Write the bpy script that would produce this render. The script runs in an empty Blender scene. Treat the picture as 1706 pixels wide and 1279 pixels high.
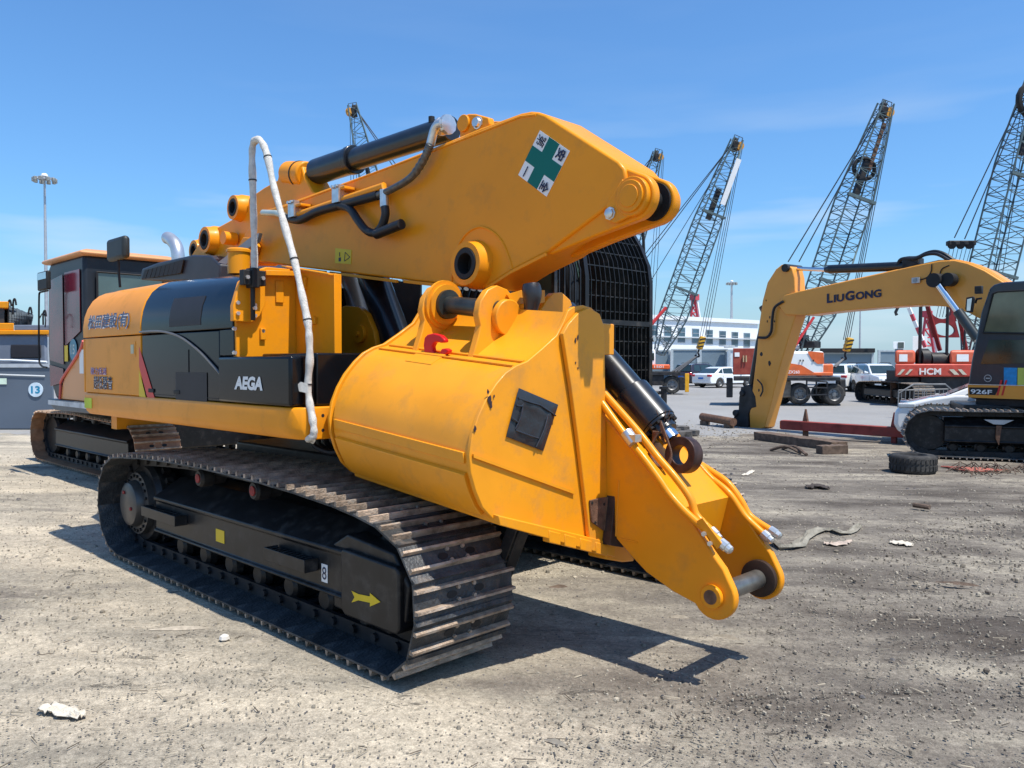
import bpy, bmesh, math, random
from mathutils import Vector as V, Matrix, noise
random.seed(7)
C = bpy.context.scene.collection
# ---------------------------------------------------------------- camera, sky, sun
FPX, CX, CY, CAMH = 1344.0, 853.0, 639.5, 1.7
CAM = V((3.39, -2.53, CAMH)); FW = V((-0.7022, 0.7120, 0)).normalized(); RT = V((FW.y, -FW.x, 0))
PITCH = math.radians(1.4703)
cd = bpy.data.cameras.new('camera'); cam = bpy.data.objects.new('camera', cd); C.objects.link(cam)
cd.sensor_width = 36; cd.lens = FPX*36/1706; cd.clip_start = .05; cd.clip_end = 3000
cam.location = CAM; cam.rotation_euler = (math.radians(90)-PITCH, 0, math.atan2(FW.y, FW.x)-math.pi/2)
bpy.context.scene.camera = cam
SUN = V((.45, .03, 1.0)).normalized()            # towards the sun
W = bpy.data.worlds.new('World'); bpy.context.scene.world = W; W.use_nodes = True
wn = W.node_tree; bg = wn.nodes['Background']
sky = wn.nodes.new('ShaderNodeTexSky'); sky.sky_type = 'NISHITA'; sky.sun_disc = False
sky.sun_elevation = math.asin(SUN.z); sky.sun_rotation = math.atan2(SUN.x, SUN.y); sky.altitude = 0
sky.air_density = 1.15; sky.dust_density = 1.0; sky.ozone_density = 2.2
tc = wn.nodes.new('ShaderNodeTexCoord'); mp = wn.nodes.new('ShaderNodeMapping'); mp.inputs['Scale'].default_value = (1.3, 1.3, 9)
nz = wn.nodes.new('ShaderNodeTexNoise'); nz.inputs['Scale'].default_value = 1.7; nz.inputs['Detail'].default_value = 4
cr = wn.nodes.new('ShaderNodeValToRGB'); cr.color_ramp.elements[0].position = .50; cr.color_ramp.elements[1].position = .8
cr.color_ramp.elements[1].color = (.55, .55, .55, 1)
mx = wn.nodes.new('ShaderNodeMixRGB'); mx.inputs[2].default_value = (6.5, 7.4, 8.2, 1)
wn.links.new(tc.outputs['Generated'], mp.inputs[0]); wn.links.new(mp.outputs[0], nz.inputs[0]); wn.links.new(nz.outputs[0], cr.inputs[0])
sp = wn.nodes.new('ShaderNodeSeparateXYZ'); wn.links.new(tc.outputs['Generated'], sp.inputs[0])
def wmap(a, b, c, d):
    k = wn.nodes.new('ShaderNodeMapRange'); wn.links.new(sp.outputs['Z'], k.inputs[0]); k.interpolation_type = 'SMOOTHSTEP'
    for i, x in enumerate((a, b, c, d)): k.inputs[i+1].default_value = x
    return k.outputs[0]
ti = wn.nodes.new('ShaderNodeMixRGB'); ti.blend_type = 'MULTIPLY'; ti.inputs[0].default_value = 1; ti.inputs[2].default_value = (.74, 1.18, 1.60, 1); wn.links.new(sky.outputs[0], ti.inputs[1])
hz = wn.nodes.new('ShaderNodeMixRGB'); hz.inputs[2].default_value = (4.5, 6.0, 7.0, 1); wn.links.new(wmap(-.02, .16, .75, 0), hz.inputs[0]); wn.links.new(ti.outputs[0], hz.inputs[1])
cm = wn.nodes.new('ShaderNodeMath'); cm.operation = 'MULTIPLY'; wn.links.new(cr.outputs[0], cm.inputs[0]); wn.links.new(wmap(.16, .34, 1.4, 0.10), cm.inputs[1])
wn.links.new(cm.outputs[0], mx.inputs[0]); wn.links.new(hz.outputs[0], mx.inputs[1]); wn.links.new(mx.outputs[0], bg.inputs[0])
bg.inputs[1].default_value = .098
sl = bpy.data.lights.new('sun', 'SUN'); sl.energy = 5.0; sl.angle = math.radians(.55); sl.color = (1, .945, .86)
so = bpy.data.objects.new('sun', sl); C.objects.link(so); so.rotation_euler = (-SUN).to_track_quat('-Z', 'Y').to_euler()
vs = bpy.context.scene.view_settings; vs.view_transform = 'Standard'; vs.look = 'None'; vs.exposure = 0.28; vs.gamma = 1

# ---------------------------------------------------------------- picture point -> place
def ray(u, v):
    a, b = (u-CX)/FPX, -(v-CY)/FPX
    return RT*a + FW*(math.cos(PITCH)+b*math.sin(PITCH)) + V((0, 0, -math.sin(PITCH)+b*math.cos(PITCH)))
def P(u, v, x=None, y=None, z=None, D=None, pl=None):
    d = ray(u, v)
    if x is not None: t = (x-CAM.x)/d.x
    elif y is not None: t = (y-CAM.y)/d.y
    elif z is not None: t = (z-CAM.z)/d.z
    elif D is not None: t = D/d.dot(FW)
    else: t = (pl[0]-CAM).dot(pl[1])/d.dot(pl[1])
    return CAM + d*t
def G(u, D, z=0.0):                                # ground position seen at column u at distance D
    return V((CAM.x, CAM.y, 0)) + FW*D + RT*((u-CX)/FPX*D) + V((0, 0, z))
def vd(deg):                                        # direction: 0 = picture right, 90 = away
    a = math.radians(deg); return RT*math.cos(a) + FW*math.sin(a)

# ---------------------------------------------------------------- materials
MATS = {}
def mat(name, col, rough=.5, metal=0., coat=0., var=.12, scale=6., bump=0., dirt=None, dirtamt=.35, dscale=3., emis=None, alpha=None, trans=0., spec=.3, rnd=0.):
    if name in MATS: return MATS[name]
    m = bpy.data.materials.new(name); m.use_nodes = True; n = m.node_tree; b = n.nodes['Principled BSDF']
    b.inputs['Roughness'].default_value = rough; b.inputs['Metallic'].default_value = metal
    b.inputs['Specular IOR Level'].default_value = spec; b.inputs['Coat Weight'].default_value = coat; b.inputs['Coat Roughness'].default_value = .12
    if trans: b.inputs['Transmission Weight'].default_value = trans
    t = n.nodes.new('ShaderNodeTexCoord'); z = n.nodes.new('ShaderNodeTexNoise'); z.inputs['Scale'].default_value = scale; z.inputs['Detail'].default_value = 6
    n.links.new(t.outputs['Object'], z.inputs['Vector'])
    r = n.nodes.new('ShaderNodeValToRGB'); r.color_ramp.elements[0].position = .3; r.color_ramp.elements[1].position = .7
    c = V(col); r.color_ramp.elements[0].color = (*(c*(1-var)), 1); r.color_ramp.elements[1].color = (*[min(1, k*(1+var)) for k in col], 1)
    n.links.new(z.outputs[0], r.inputs[0]); out = r.outputs[0]
    if rnd:
        oi = n.nodes.new('ShaderNodeObjectInfo'); mr = n.nodes.new('ShaderNodeMapRange'); mr.inputs[3].default_value = 1-rnd; mr.inputs[4].default_value = 1+rnd
        n.links.new(oi.outputs['Random'], mr.inputs[0]); mm_ = n.nodes.new('ShaderNodeMixRGB'); mm_.blend_type = 'MULTIPLY'; mm_.inputs[0].default_value = 1
        n.links.new(out, mm_.inputs[1]); n.links.new(mr.outputs[0], mm_.inputs[2]); out = mm_.outputs[0]
    if dirt:
        z2 = n.nodes.new('ShaderNodeTexNoise'); z2.inputs['Scale'].default_value = dscale; z2.inputs['Detail'].default_value = 9; z2.inputs['Roughness'].default_value = .68
        n.links.new(t.outputs['Object'], z2.inputs['Vector'])
        r2 = n.nodes.new('ShaderNodeValToRGB'); r2.color_ramp.elements[0].position = .52; r2.color_ramp.elements[1].position = .72
        r2.color_ramp.elements[1].color = (dirtamt,)*3+(1,)
        n.links.new(z2.outputs[0], r2.inputs[0]); mi = n.nodes.new('ShaderNodeMixRGB'); mi.inputs[2].default_value = (*dirt, 1)
        n.links.new(r2.outputs[0], mi.inputs[0]); n.links.new(out, mi.inputs[1]); out = mi.outputs[0]
        ma = n.nodes.new('ShaderNodeMapRange'); ma.inputs[3].default_value = rough; ma.inputs[4].default_value = min(1, rough+.35)
        n.links.new(r2.outputs[0], ma.inputs[0]); n.links.new(ma.outputs[0], b.inputs['Roughness'])
    n.links.new(out, b.inputs['Base Color'])
    if bump:
        z3 = n.nodes.new('ShaderNodeTexNoise'); z3.inputs['Scale'].default_value = scale*6; z3.inputs['Detail'].default_value = 4
        n.links.new(t.outputs['Object'], z3.inputs['Vector'])
        bp = n.nodes.new('ShaderNodeBump'); bp.inputs['Strength'].default_value = bump; bp.inputs['Distance'].default_value = .02
        n.links.new(z3.outputs[0], bp.inputs['Height']); n.links.new(bp.outputs[0], b.inputs['Normal'])
    if emis: b.inputs['Emission Color'].default_value = (*emis, 1); b.inputs['Emission Strength'].default_value = 1
    MATS[name] = m; return m
YEL = mat('machine_yellow_paint', (.79, .285, .008), .38, coat=.05, spec=.22, var=.06, scale=2.2, dirt=(.30, .16, .06), dirtamt=.30, dscale=4.2)
YELB = mat('bucket_yellow_paint', (.80, .305, .010), .40, coat=.06, spec=.35, var=.07, scale=3, dirt=(.33, .18, .07), dirtamt=.38, dscale=5)
BLK = mat('gloss_black_paint', (.005, .006, .008), .20, coat=.08, var=.2, spec=.22)
FRM = mat('track_frame_black', (.016, .0155, .016), .40, var=.3, scale=9, dirt=(.13, .11, .09), dirtamt=.38, dscale=9)
RUB = mat('black_rubber', (.018, .018, .019), .6, var=.2)
HOSE = mat('black_hose', (.016, .017, .02), .42, var=.2)
CYL = mat('cylinder_black', (.012, .014, .018), .3, coat=.4, var=.2, dirt=(.12, .1, .08), dirtamt=.15)
STL = mat('worn_steel', (.34, .335, .33), .38, metal=.85, var=.25, scale=14, dirt=(.12, .08, .05), dirtamt=.6, dscale=9)
SHOE = mat('track_shoe_steel', (.06, .064, .068), .5, metal=.35, var=.45, scale=9, bump=.5, dirt=(.25, .185, .13), dirtamt=.7, dscale=8, rnd=.35)
GRS = mat('grouser_edge', (.38, .29, .215), .5, metal=.25, var=.45, scale=16, bump=.5, dirt=(.42, .40, .36), dirtamt=.85, dscale=9, rnd=.3)
CHR = mat('chrome_rod', (.75, .76, .78), .12, metal=1, var=.03)
ZNC = mat('zinc_fitting', (.62, .63, .62), .32, metal=.8, var=.15, scale=20)
ALU = mat('exhaust_aluminium', (.6, .6, .6), .35, metal=.75, var=.1)
WRAP = mat('white_wrap', (.62, .60, .55), .75, var=.18, scale=30, bump=.6)
RED = mat('red_hook_paint', (.62, .012, .012), .35, var=.08)
RUST = mat('rusty_steel', (.13, .07, .045), .7, var=.45, scale=22, bump=.4, dirt=(.3, .16, .08), dirtamt=.6)
GLS = mat('dark_glass', (.02, .035, .03), .04, coat=1, var=.2)
GLG = mat('green_tinted_glass', (.035, .06, .05), .05, coat=1, var=.5, scale=1.5)
GLR = mat('red_reflection_glass', (.17, .018, .035), .12, coat=.1, var=.7, scale=1.0, dirt=(.03, .08, .08), dirtamt=.7, dscale=.9)  # red reflection painted into the glass colour
WHT = mat('white_marking', (.78, .78, .76), .45, var=.04)
WPNT = mat('white_car_paint', (.78, .79, .78), .18, coat=.8, var=.02)
DCAR = mat('dark_car_paint', (.03, .022, .03), .2, coat=.8, var=.1)
NAVY = mat('navy_marking', (.06, .09, .17), .5, var=.05)
GRN = mat('green_cross', (.0, .13, .10), .4, var=.04)
INK = mat('dark_ink', (.02, .025, .06), .5, var=.05)
LBL = mat('yellow_label', (.72, .50, .02), .45, var=.05)
TAPE = mat('black_tape', (.022, .023, .027), .34, var=.2, scale=5, bump=.12, spec=.5)
MTB = mat('matte_dark_film', (.026, .024, .028), .55, var=.1)
REDS = mat('red_stripe', (.6, .03, .03), .35, var=.05)
ORG = mat('crane_orange', (.66, .13, .035), .42, var=.15, scale=4, dirt=(.3, .14, .09), dirtamt=.5)
CRED = mat('crane_red', (.50, .07, .045), .42, var=.15, dirt=(.2, .06, .04), dirtamt=.5)
MAR = mat('maroon_gantry', (.20, .022, .022), .5, var=.2)
LAT = mat('lattice_grey_green', (.10, .14, .145), .5, metal=.2, var=.2)
CAB = mat('wire_rope', (.06, .065, .075), .5, metal=.5)
DKM = mat('dark_machinery', (.02, .02, .022), .5, var=.5, scale=5, dirt=(.1, .08, .06), dirtamt=.4)
SLT = mat('slate_panel', (.10, .125, .16), .45, var=.08, scale=1)
GRY = mat('grey_panel', (.16, .18, .22), .4, var=.06)
WALL = mat('white_cladding', (.78, .80, .80), .6, var=.03, scale=1)
CONT = mat('grey_blue_container', (.19, .25, .29), .5, var=.12, scale=.6)
TYRE = mat('tyre_rubber', (.035, .034, .033), .75, var=.25, scale=12, bump=.3, dirt=(.2, .18, .15), dirtamt=.4)
RIM = mat('wheel_rim', (.20, .20, .20), .45, metal=.5, var=.15)
BLUE = mat('blue_plate', (.02, .15, .5), .4, var=.05)
WOOD = mat('weathered_wood', (.13, .09, .065), .8, var=.4, scale=12, bump=.5)
LAMP = mat('lamp_steel', (.45, .46, .47), .45, metal=.5, var=.1)
CLO = mat('dirty_cloth', (.25, .23, .185), .85, var=.25, scale=12, bump=.5)
PAP = mat('white_scrap', (.60, .54, .44), .8, var=.12, scale=20, bump=.4)
TAIL = mat('red_tail_light', (.55, .01, .03), .2, coat=.6)
HLT = mat('clear_lamp', (.55, .6, .62), .12, coat=.8)
CIRC = mat('blue_disc', (.10, .26, .34), .5, var=.1)
TEAL = mat('teal_digit', (.01, .22, .38), .5)

# ---------------------------------------------------------------- mesh helpers
class MB:
    def __init__(s, T=None): s.bm = bmesh.new(); s.T = T; s.slots = []
    def t(s, p): p = V(p); return s.T @ p if s.T else p
    def vs(s, pts): return [s.bm.verts.new(s.t(p)) for p in pts]
    def nf(s, v, mi=0):
        try: f = s.bm.faces.new(v); f.material_index = mi; return f
        except ValueError: return None
    def face(s, pts, mi=0):
        f = s.bm.faces.new(s.vs(pts)); f.material_index = mi; return s
    def prism(s, pts, vec, mi=0):
        a = s.vs(pts); b = s.vs([V(p)+V(vec) for p in pts]); n = len(pts)
        fs = [s.bm.faces.new(a), s.bm.faces.new(b[::-1])]
        for i in range(n): fs.append(s.bm.faces.new((a[i], b[i], b[(i+1) % n], a[(i+1) % n])))
        for f in fs: f.material_index = mi
        return s
    def hexa(s, a, b, mi=0):                         # a, b: two quads facing each other
        return s.loft([a, b], mi, caps=True)
    def loft(s, rings, mi=0, caps=True, closed=True):
        R = [s.vs(r) for r in rings]; n = len(R[0])
        for i in range(len(R)-1):
            for k in range(n if closed else n-1):
                s.nf((R[i][k], R[i][(k+1) % n], R[i+1][(k+1) % n], R[i+1][k]), mi)
        if caps and closed:
            for r in (R[0], R[-1][::-1]): s.nf(r, mi)
        return s
    def box(s, c, d, ax=None, mi=0):
        c = V(c); X, Y, Z = ax or (V((1, 0, 0)), V((0, 1, 0)), V((0, 0, 1)))
        X, Y, Z = X*(d[0]/2), Y*(d[1]/2), Z*(d[2]/2)
        q = [c-X-Y-Z, c+X-Y-Z, c+X+Y-Z, c-X+Y-Z]
        return s.prism(q, Z*2, mi)
    def bx(s, x0, x1, y0, y1, z0, z1, mi=0): return s.box(((x0+x1)/2, (y0+y1)/2, (z0+z1)/2), (x1-x0, y1-y0, z1-z0), mi=mi)
    def cyl(s, p0, p1, r, n=20, r2=None, mi=0, caps=True):
        p0, p1 = V(p0), V(p1); d = (p1-p0).normalized(); u = d.orthogonal().normalized(); w = d.cross(u)
        r2 = r if r2 is None else r2
        ring = lambda c, q: [c+(u*math.cos(2*math.pi*i/n)+w*math.sin(2*math.pi*i/n))*q for i in range(n)]
        return s.loft([ring(p0, r), ring(p1, r2)], mi, caps)
    def lathe(s, p0, d, prof, n=24, mi=0):           # prof: (distance along d, radius)
        p0 = V(p0); d = V(d).normalized(); u = d.orthogonal().normalized(); w = d.cross(u)
        rings = [[p0+d*a+(u*math.cos(2*math.pi*i/n)+w*math.sin(2*math.pi*i/n))*max(q, 1e-4) for i in range(n)] for a, q in prof]
        return s.loft(rings, mi, not (len(prof) > 3 and prof[0] == prof[-1]))
    def tube(s, pts, r, n=10, mi=0, smooth=0):
        pts = [V(p) for p in pts]
        if smooth: pts = crom(pts, smooth)
        rings = []; u = None; N = len(pts)
        for i, p in enumerate(pts):
            d = (pts[min(i+1, N-1)]-pts[max(i-1, 0)]).normalized()
            if u is None: u = d.orthogonal().normalized()
            u = (u-d*u.dot(d)).normalized(); w = d.cross(u)
            q = r(i/(N-1)) if callable(r) else r
            rings.append([p+(u*math.cos(2*math.pi*k/n)+w*math.sin(2*math.pi*k/n))*q for k in range(n)])
        return s.loft(rings, mi, True)
    def bar(s, p0, p1, w, mi=0):
        return s.cyl(p0, p1, w*.7, 4, mi=mi)
    def ring(s, c, d, ro, ri, th, n=28, mi=0):
        return s.lathe(V(c)-V(d).normalized()*th/2, d, [(0, ri), (0, ro), (th, ro), (th, ri), (0, ri)], n, mi)
    def build(s, name, mats, parent=None, bevel=0, seg=2, ang=35, clear=True):
        me = bpy.data.meshes.new(name)
        bmesh.ops.remove_doubles(s.bm, verts=s.bm.verts, dist=1e-5)
        bmesh.ops.recalc_face_normals(s.bm, faces=s.bm.faces)
        org = V((0, 0, 0))
        if parent is not None: org = origin(parent)
        else:
            xs = [v.co for v in s.bm.verts]
            org = V(((min(c.x for c in xs)+max(c.x for c in xs))/2, (min(c.y for c in xs)+max(c.y for c in xs))/2, min(c.z for c in xs)))
        for v in s.bm.verts: v.co -= org
        s.bm.to_mesh(me); s.bm.free()
        for m in (mats if isinstance(mats, (list, tuple)) else [mats]): me.materials.append(m)
        for p in me.polygons: p.use_smooth = True
        me.set_sharp_from_angle(angle=math.radians(ang))
        o = bpy.data.objects.new(name, me); C.objects.link(o)
        if parent is not None: o.parent = parent
        else: o.location = org
        if bevel:
            b = o.modifiers.new('bevel', 'BEVEL'); b.width = bevel; b.segments = seg; b.limit_method = 'ANGLE'; b.angle_limit = math.radians(32); b.harden_normals = False
        return o
def split(q, name, m, par=None, **kw):                # every loose piece becomes an object of its own; returns the first
    bm = q.bm; seen = set(); groups = []
    bm.verts.ensure_lookup_table()
    for v in bm.verts:
        if v in seen: continue
        st = [v]; g = []; seen.add(v)
        while st:
            a = st.pop(); g.append(a)
            for e in a.link_edges:
                b = e.other_vert(a)
                if b not in seen: seen.add(b); st.append(b)
        groups.append(g)
    first = None
    for g in groups:
        w = MB(); mp = {v: w.bm.verts.new(v.co) for v in g}
        for f in {f for v in g for f in v.link_faces}: w.bm.faces.new([mp[v] for v in f.verts]).material_index = f.material_index
        o = w.build(name, m, par, **kw); first = first or o
    bm.free(); return first
def crom(pts, k):
    out = []; n = len(pts)
    for i in range(n-1):
        p0, p1, p2, p3 = pts[max(i-1, 0)], pts[i], pts[i+1], pts[min(i+2, n-1)]
        for j in range(k):
            t = j/k; out.append(.5*((2*p1)+(p2-p0)*t+(2*p0-5*p1+4*p2-p3)*t*t+(3*p1-p0-3*p2+p3)*t**3))
    return out+[pts[-1]]
def origin(o):
    v = V(o.location)
    while o.parent: o = o.parent; v += o.location
    return v
def tag(o, label=None, cat=None, group=None, kind=None):
    for k, x in (('label', label), ('category', cat), ('group', group), ('kind', kind)):
        if x: o[k] = x
    return o
def thing(name, label, cat, loc, group=None):
    o = bpy.data.objects.new(name, None); C.objects.link(o); o.location = loc; o.empty_display_size = .2
    return tag(o, label, cat, group)
FONT = None
def text(s, o, right, up, m, parent, name='lettering', bold=0., th=.002, shear=0.):
    c = bpy.data.curves.new('t', 'FONT'); c.body = s; c.offset = bold; c.extrude = 0; c.resolution_u = 4; c.shear = shear
    ob = bpy.data.objects.new('t', c); C.objects.link(ob); bpy.context.view_layer.update()
    me = bpy.data.meshes.new_from_object(ob.evaluated_get(bpy.context.evaluated_depsgraph_get()))
    bpy.data.objects.remove(ob); bpy.data.curves.remove(c)
    xs = [v.co.x for v in me.vertices]; ys = [v.co.y for v in me.vertices]
    x0, x1, y0, y1 = min(xs), max(xs), min(ys), max(ys); o, right, up = V(o), V(right), V(up)
    nrm = right.cross(up).normalized()*th; org = origin(parent)
    for v in me.vertices: v.co = o+right*((v.co.x-x0)/(x1-x0))+up*((v.co.y-y0)/(y1-y0))+nrm-org
    me.materials.clear(); me.materials.append(m); me.name = name
    t = bpy.data.objects.new(name, me); C.objects.link(t); t.parent = parent; return t
def quad(a, b, c, d, m, parent, name, off=.002, th=.0015):  # thin panel on a surface, corners in order, offset along its normal
    a, b, c, d = map(V, (a, b, c, d)); n = (b-a).cross(d-a).normalized()
    q = MB(); q.prism([p+n*off for p in (a, b, c, d)], n*-th); return q.build(name, m, parent)
def rgrid(o, right, up, x, y): return V(o)+V(right)*x+V(up)*y

# ---------------------------------------------------------------- ground
def ground():
    m = bpy.data.materials.new('gravel_yard'); m.use_nodes = True; n = m.node_tree; b = n.nodes['Principled BSDF']; L = n.links
    b.inputs['Roughness'].default_value = .92; b.inputs['Specular IOR Level'].default_value = .25
    tc = n.nodes.new('ShaderNodeTexCoord')
    def nois(sc, det=6, ro=.6, scale=(1, 1, 1), rot=0):
        mp = n.nodes.new('ShaderNodeMapping'); mp.inputs['Scale'].default_value = scale; mp.inputs['Rotation'].default_value = (0, 0, rot)
        z = n.nodes.new('ShaderNodeTexNoise'); z.inputs['Scale'].default_value = sc; z.inputs['Detail'].default_value = det; z.inputs['Roughness'].default_value = ro
        L.new(tc.outputs['Object'], mp.inputs[0]); L.new(mp.outputs[0], z.inputs['Vector']); return z.outputs[0]
    def ramp(i, p0, p1, c0=(0, 0, 0), c1=(1, 1, 1)):
        r = n.nodes.new('ShaderNodeValToRGB'); e = r.color_ramp.elements; e[0].position = p0; e[1].position = p1
        e[0].color = (*c0, 1); e[1].color = (*c1, 1); L.new(i, r.inputs[0]); return r.outputs[0]
    def mix(f, a, c, mode='MIX'):
        k = n.nodes.new('ShaderNodeMixRGB'); k.blend_type = mode
        for i, s in ((0, f), (1, a), (2, c)):
            if hasattr(s, 'links'): L.new(s, k.inputs[i])
            elif i == 0: k.inputs[0].default_value = s
            else: k.inputs[i].default_value = (*s, 1)
        return k.outputs[0]
    def math_(op, a, c):
        k = n.nodes.new('ShaderNodeMath'); k.operation = op; k.use_clamp = False
        for i, s in enumerate((a, c)):
            if hasattr(s, 'links'): L.new(s, k.inputs[i])
            else: k.inputs[i].default_value = s
        return k.outputs[0]
    def lin(ax, off, w):                               # smooth step along a ground direction
        sp = n.nodes.new('ShaderNodeVectorMath'); sp.operation = 'DOT_PRODUCT'; L.new(tc.outputs['Object'], sp.inputs[0]); sp.inputs[1].default_value = tuple(ax)
        mr = n.nodes.new('ShaderNodeMapRange'); L.new(sp.outputs['Value'], mr.inputs[0]); mr.inputs[1].default_value = off; mr.inputs[2].default_value = off+w; mr.clamp = True
        return mr.outputs[0]
    ang = math.atan2(RT.y, RT.x)
    def stretched(sc, sx, sy, det, ro, tilt=0.):
        mp = n.nodes.new('ShaderNodeMapping'); mp.vector_type = 'TEXTURE'; mp.inputs['Rotation'].default_value = (0, 0, ang+tilt); mp.inputs['Scale'].default_value = (1/sx, 1/sy, 1)
        z = n.nodes.new('ShaderNodeTexNoise'); z.inputs['Scale'].default_value = sc; z.inputs['Detail'].default_value = det; z.inputs['Roughness'].default_value = ro; z.inputs['Distortion'].default_value = .25
        L.new(tc.outputs['Object'], mp.inputs[0]); L.new(mp.outputs[0], z.inputs['Vector']); return z.outputs[0]
    right = lin(RT, CAM.dot(RT)-.6, 2.6)              # churned, oily yard towards the right
    A = stretched(1.0, .30, 1.05, 12, .66, -.13); B_ = nois(.42, 8, .6); Cn = stretched(2.2, .16, 1.6, 8, .6, .08)
    t = math_('ADD', math_('MULTIPLY', A, .62), math_('ADD', math_('MULTIPLY', B_, .26), math_('MULTIPLY', Cn, .12)))
    t = math_('ADD', t, math_('MULTIPLY', math_('SUBTRACT', 1.0, right), .085)); t = math_('SUBTRACT', t, math_('MULTIPLY', right, .015))
    r_ = n.nodes.new('ShaderNodeValToRGB'); els = r_.color_ramp.elements; L.new(t, r_.inputs[0])
    stops = ((.405, (.085, .070, .056)), (.452, (.160, .138, .112)), (.495, (.23, .20, .16)), (.545, (.325, .286, .222)), (.60, (.435, .375, .285)), (.66, (.53, .455, .34)))
    els[0].position, els[1].position = stops[0][0], stops[-1][0]; els[0].color, els[1].color = (*stops[0][1], 1), (*stops[-1][1], 1)
    for p_, c_ in stops[1:-1]: e_ = els.new(p_); e_.color = (*c_, 1)
    c1 = r_.outputs[0]
    fine = ramp(nois(38, 6, .78), .36, .64, (.68,)*3, (1.24,)*3); c1 = mix(1.0, c1, fine, 'MULTIPLY')
    spk = ramp(nois(130, 3, .7), .34, .66, (.70,)*3, (1.26,)*3); c1 = mix(.8, c1, spk, 'MULTIPLY')
    mid_ = ramp(nois(9, 5, .7), .36, .64, (.84,)*3, (1.13,)*3); c1 = mix(1.0, c1, mid_, 'MULTIPLY')
    clump = math_('MULTIPLY', ramp(nois(4.2, 12, .8), .53, .57), math_('ADD', math_('MULTIPLY', right, .55), .08)); c1 = mix(clump, c1, (.11, .092, .075))
    clot = math_('MULTIPLY', ramp(nois(11, 10, .8), .57, .61), math_('ADD', math_('MULTIPLY', right, .4), .15)); c1 = mix(clot, c1, (.14, .12, .098))
    cracks = ramp(stretched(3.0, .5, 1.2, 12, .8), .60, .64); c1 = mix(math_('MULTIPLY', cracks, .45), c1, (.12, .10, .085))
    # concrete apron beyond the dirt
    far = n.nodes.new('ShaderNodeMath'); far.operation = 'ADD'; far.use_clamp = True
    L.new(lin(FW, CAM.dot(FW)+17.5, 3.5), far.inputs[0]); far.inputs[1].default_value = 0
    fz = math_('ADD', far.outputs[0], math_('MULTIPLY', math_('SUBTRACT', nois(.8, 6), .5), 1.6)); fz = ramp(fz, .45, .55)
    conc = ramp(nois(.12, 6, .6, (1, 1, 1)), .35, .7, (.225, .22, .212), (.31, .303, .29))
    out = mix(fz, c1, conc); L.new(out, b.inputs['Base Color'])
    bp = n.nodes.new('ShaderNodeBump'); bp.inputs['Strength'].default_value = .8; bp.inputs['Distance'].default_value = .014
    h = math_('ADD', nois(40, 6, .75), math_('MULTIPLY', stretched(2.2, .35, 1.3, 9, .7), 4.0)); h = math_('ADD', h, math_('MULTIPLY', cracks, -1.0)); L.new(h, bp.inputs['Height']); L.new(bp.outputs[0], b.inputs['Normal'])
    def axis_(lo, hi, st): 
        a = [lo+st*k for k in range(int((hi-lo)/st)+1)]; return [-1500, -200, -60, lo-8, lo-2]+a+[hi+2, hi+10, 60, 200, 1500]
    xs_, ys_ = axis_(-7.5, 13, .07), axis_(1.4, 21, .07); bm = bmesh.new(); rows = []; O_ = V((CAM.x, CAM.y, 0))
    for yy in ys_:
        row = []
        for xx in xs_:
            p = O_+RT*xx+FW*yy; z = 0.0
            if -7.6 < xx < 13.1 and 1.3 < yy < 21.1:
                k = min(1, max(0, (p.x-.45)/.7), 1) if p.x > -5.2 and p.y > -.25 else min(1, max(0, max(-.1-p.y, -5.0-p.x)/.8))
                k *= min(1, (xx+7.6)/1.5, (13.1-xx)/1.5, (yy-1.3)/.6, (21.1-yy)/2)
                rg = .35+.65*min(1, max(0, (xx-.3)/2))
                n1 = noise.fractal(V((xx*.55, yy*1.5+xx*.18, 3.1)), .9, 2.1, 6); n2 = noise.turbulence(V((xx*2.3, yy*3.2, 7.7)), 4, False)
                z = k*rg*(.020*n1+.022*(n2-.55))-.004*k
            row.append(bm.verts.new((p.x, p.y, z)))
        rows.append(row)
    for a_, b_ in zip(rows, rows[1:]):
        for k in range(len(a_)-1): bm.faces.new((a_[k], a_[k+1], b_[k+1], b_[k]))
    bmesh.ops.recalc_face_normals(bm, faces=bm.faces)
    me = bpy.data.meshes.new('ground'); bm.to_mesh(me); bm.free(); me.materials.append(m)
    for p_ in me.polygons: p_.use_smooth = True
    if me.polygons[0].normal.z < 0: me.flip_normals()
    o = bpy.data.objects.new('ground', me); C.objects.link(o); o['kind'] = 'structure'
ground()
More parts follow.
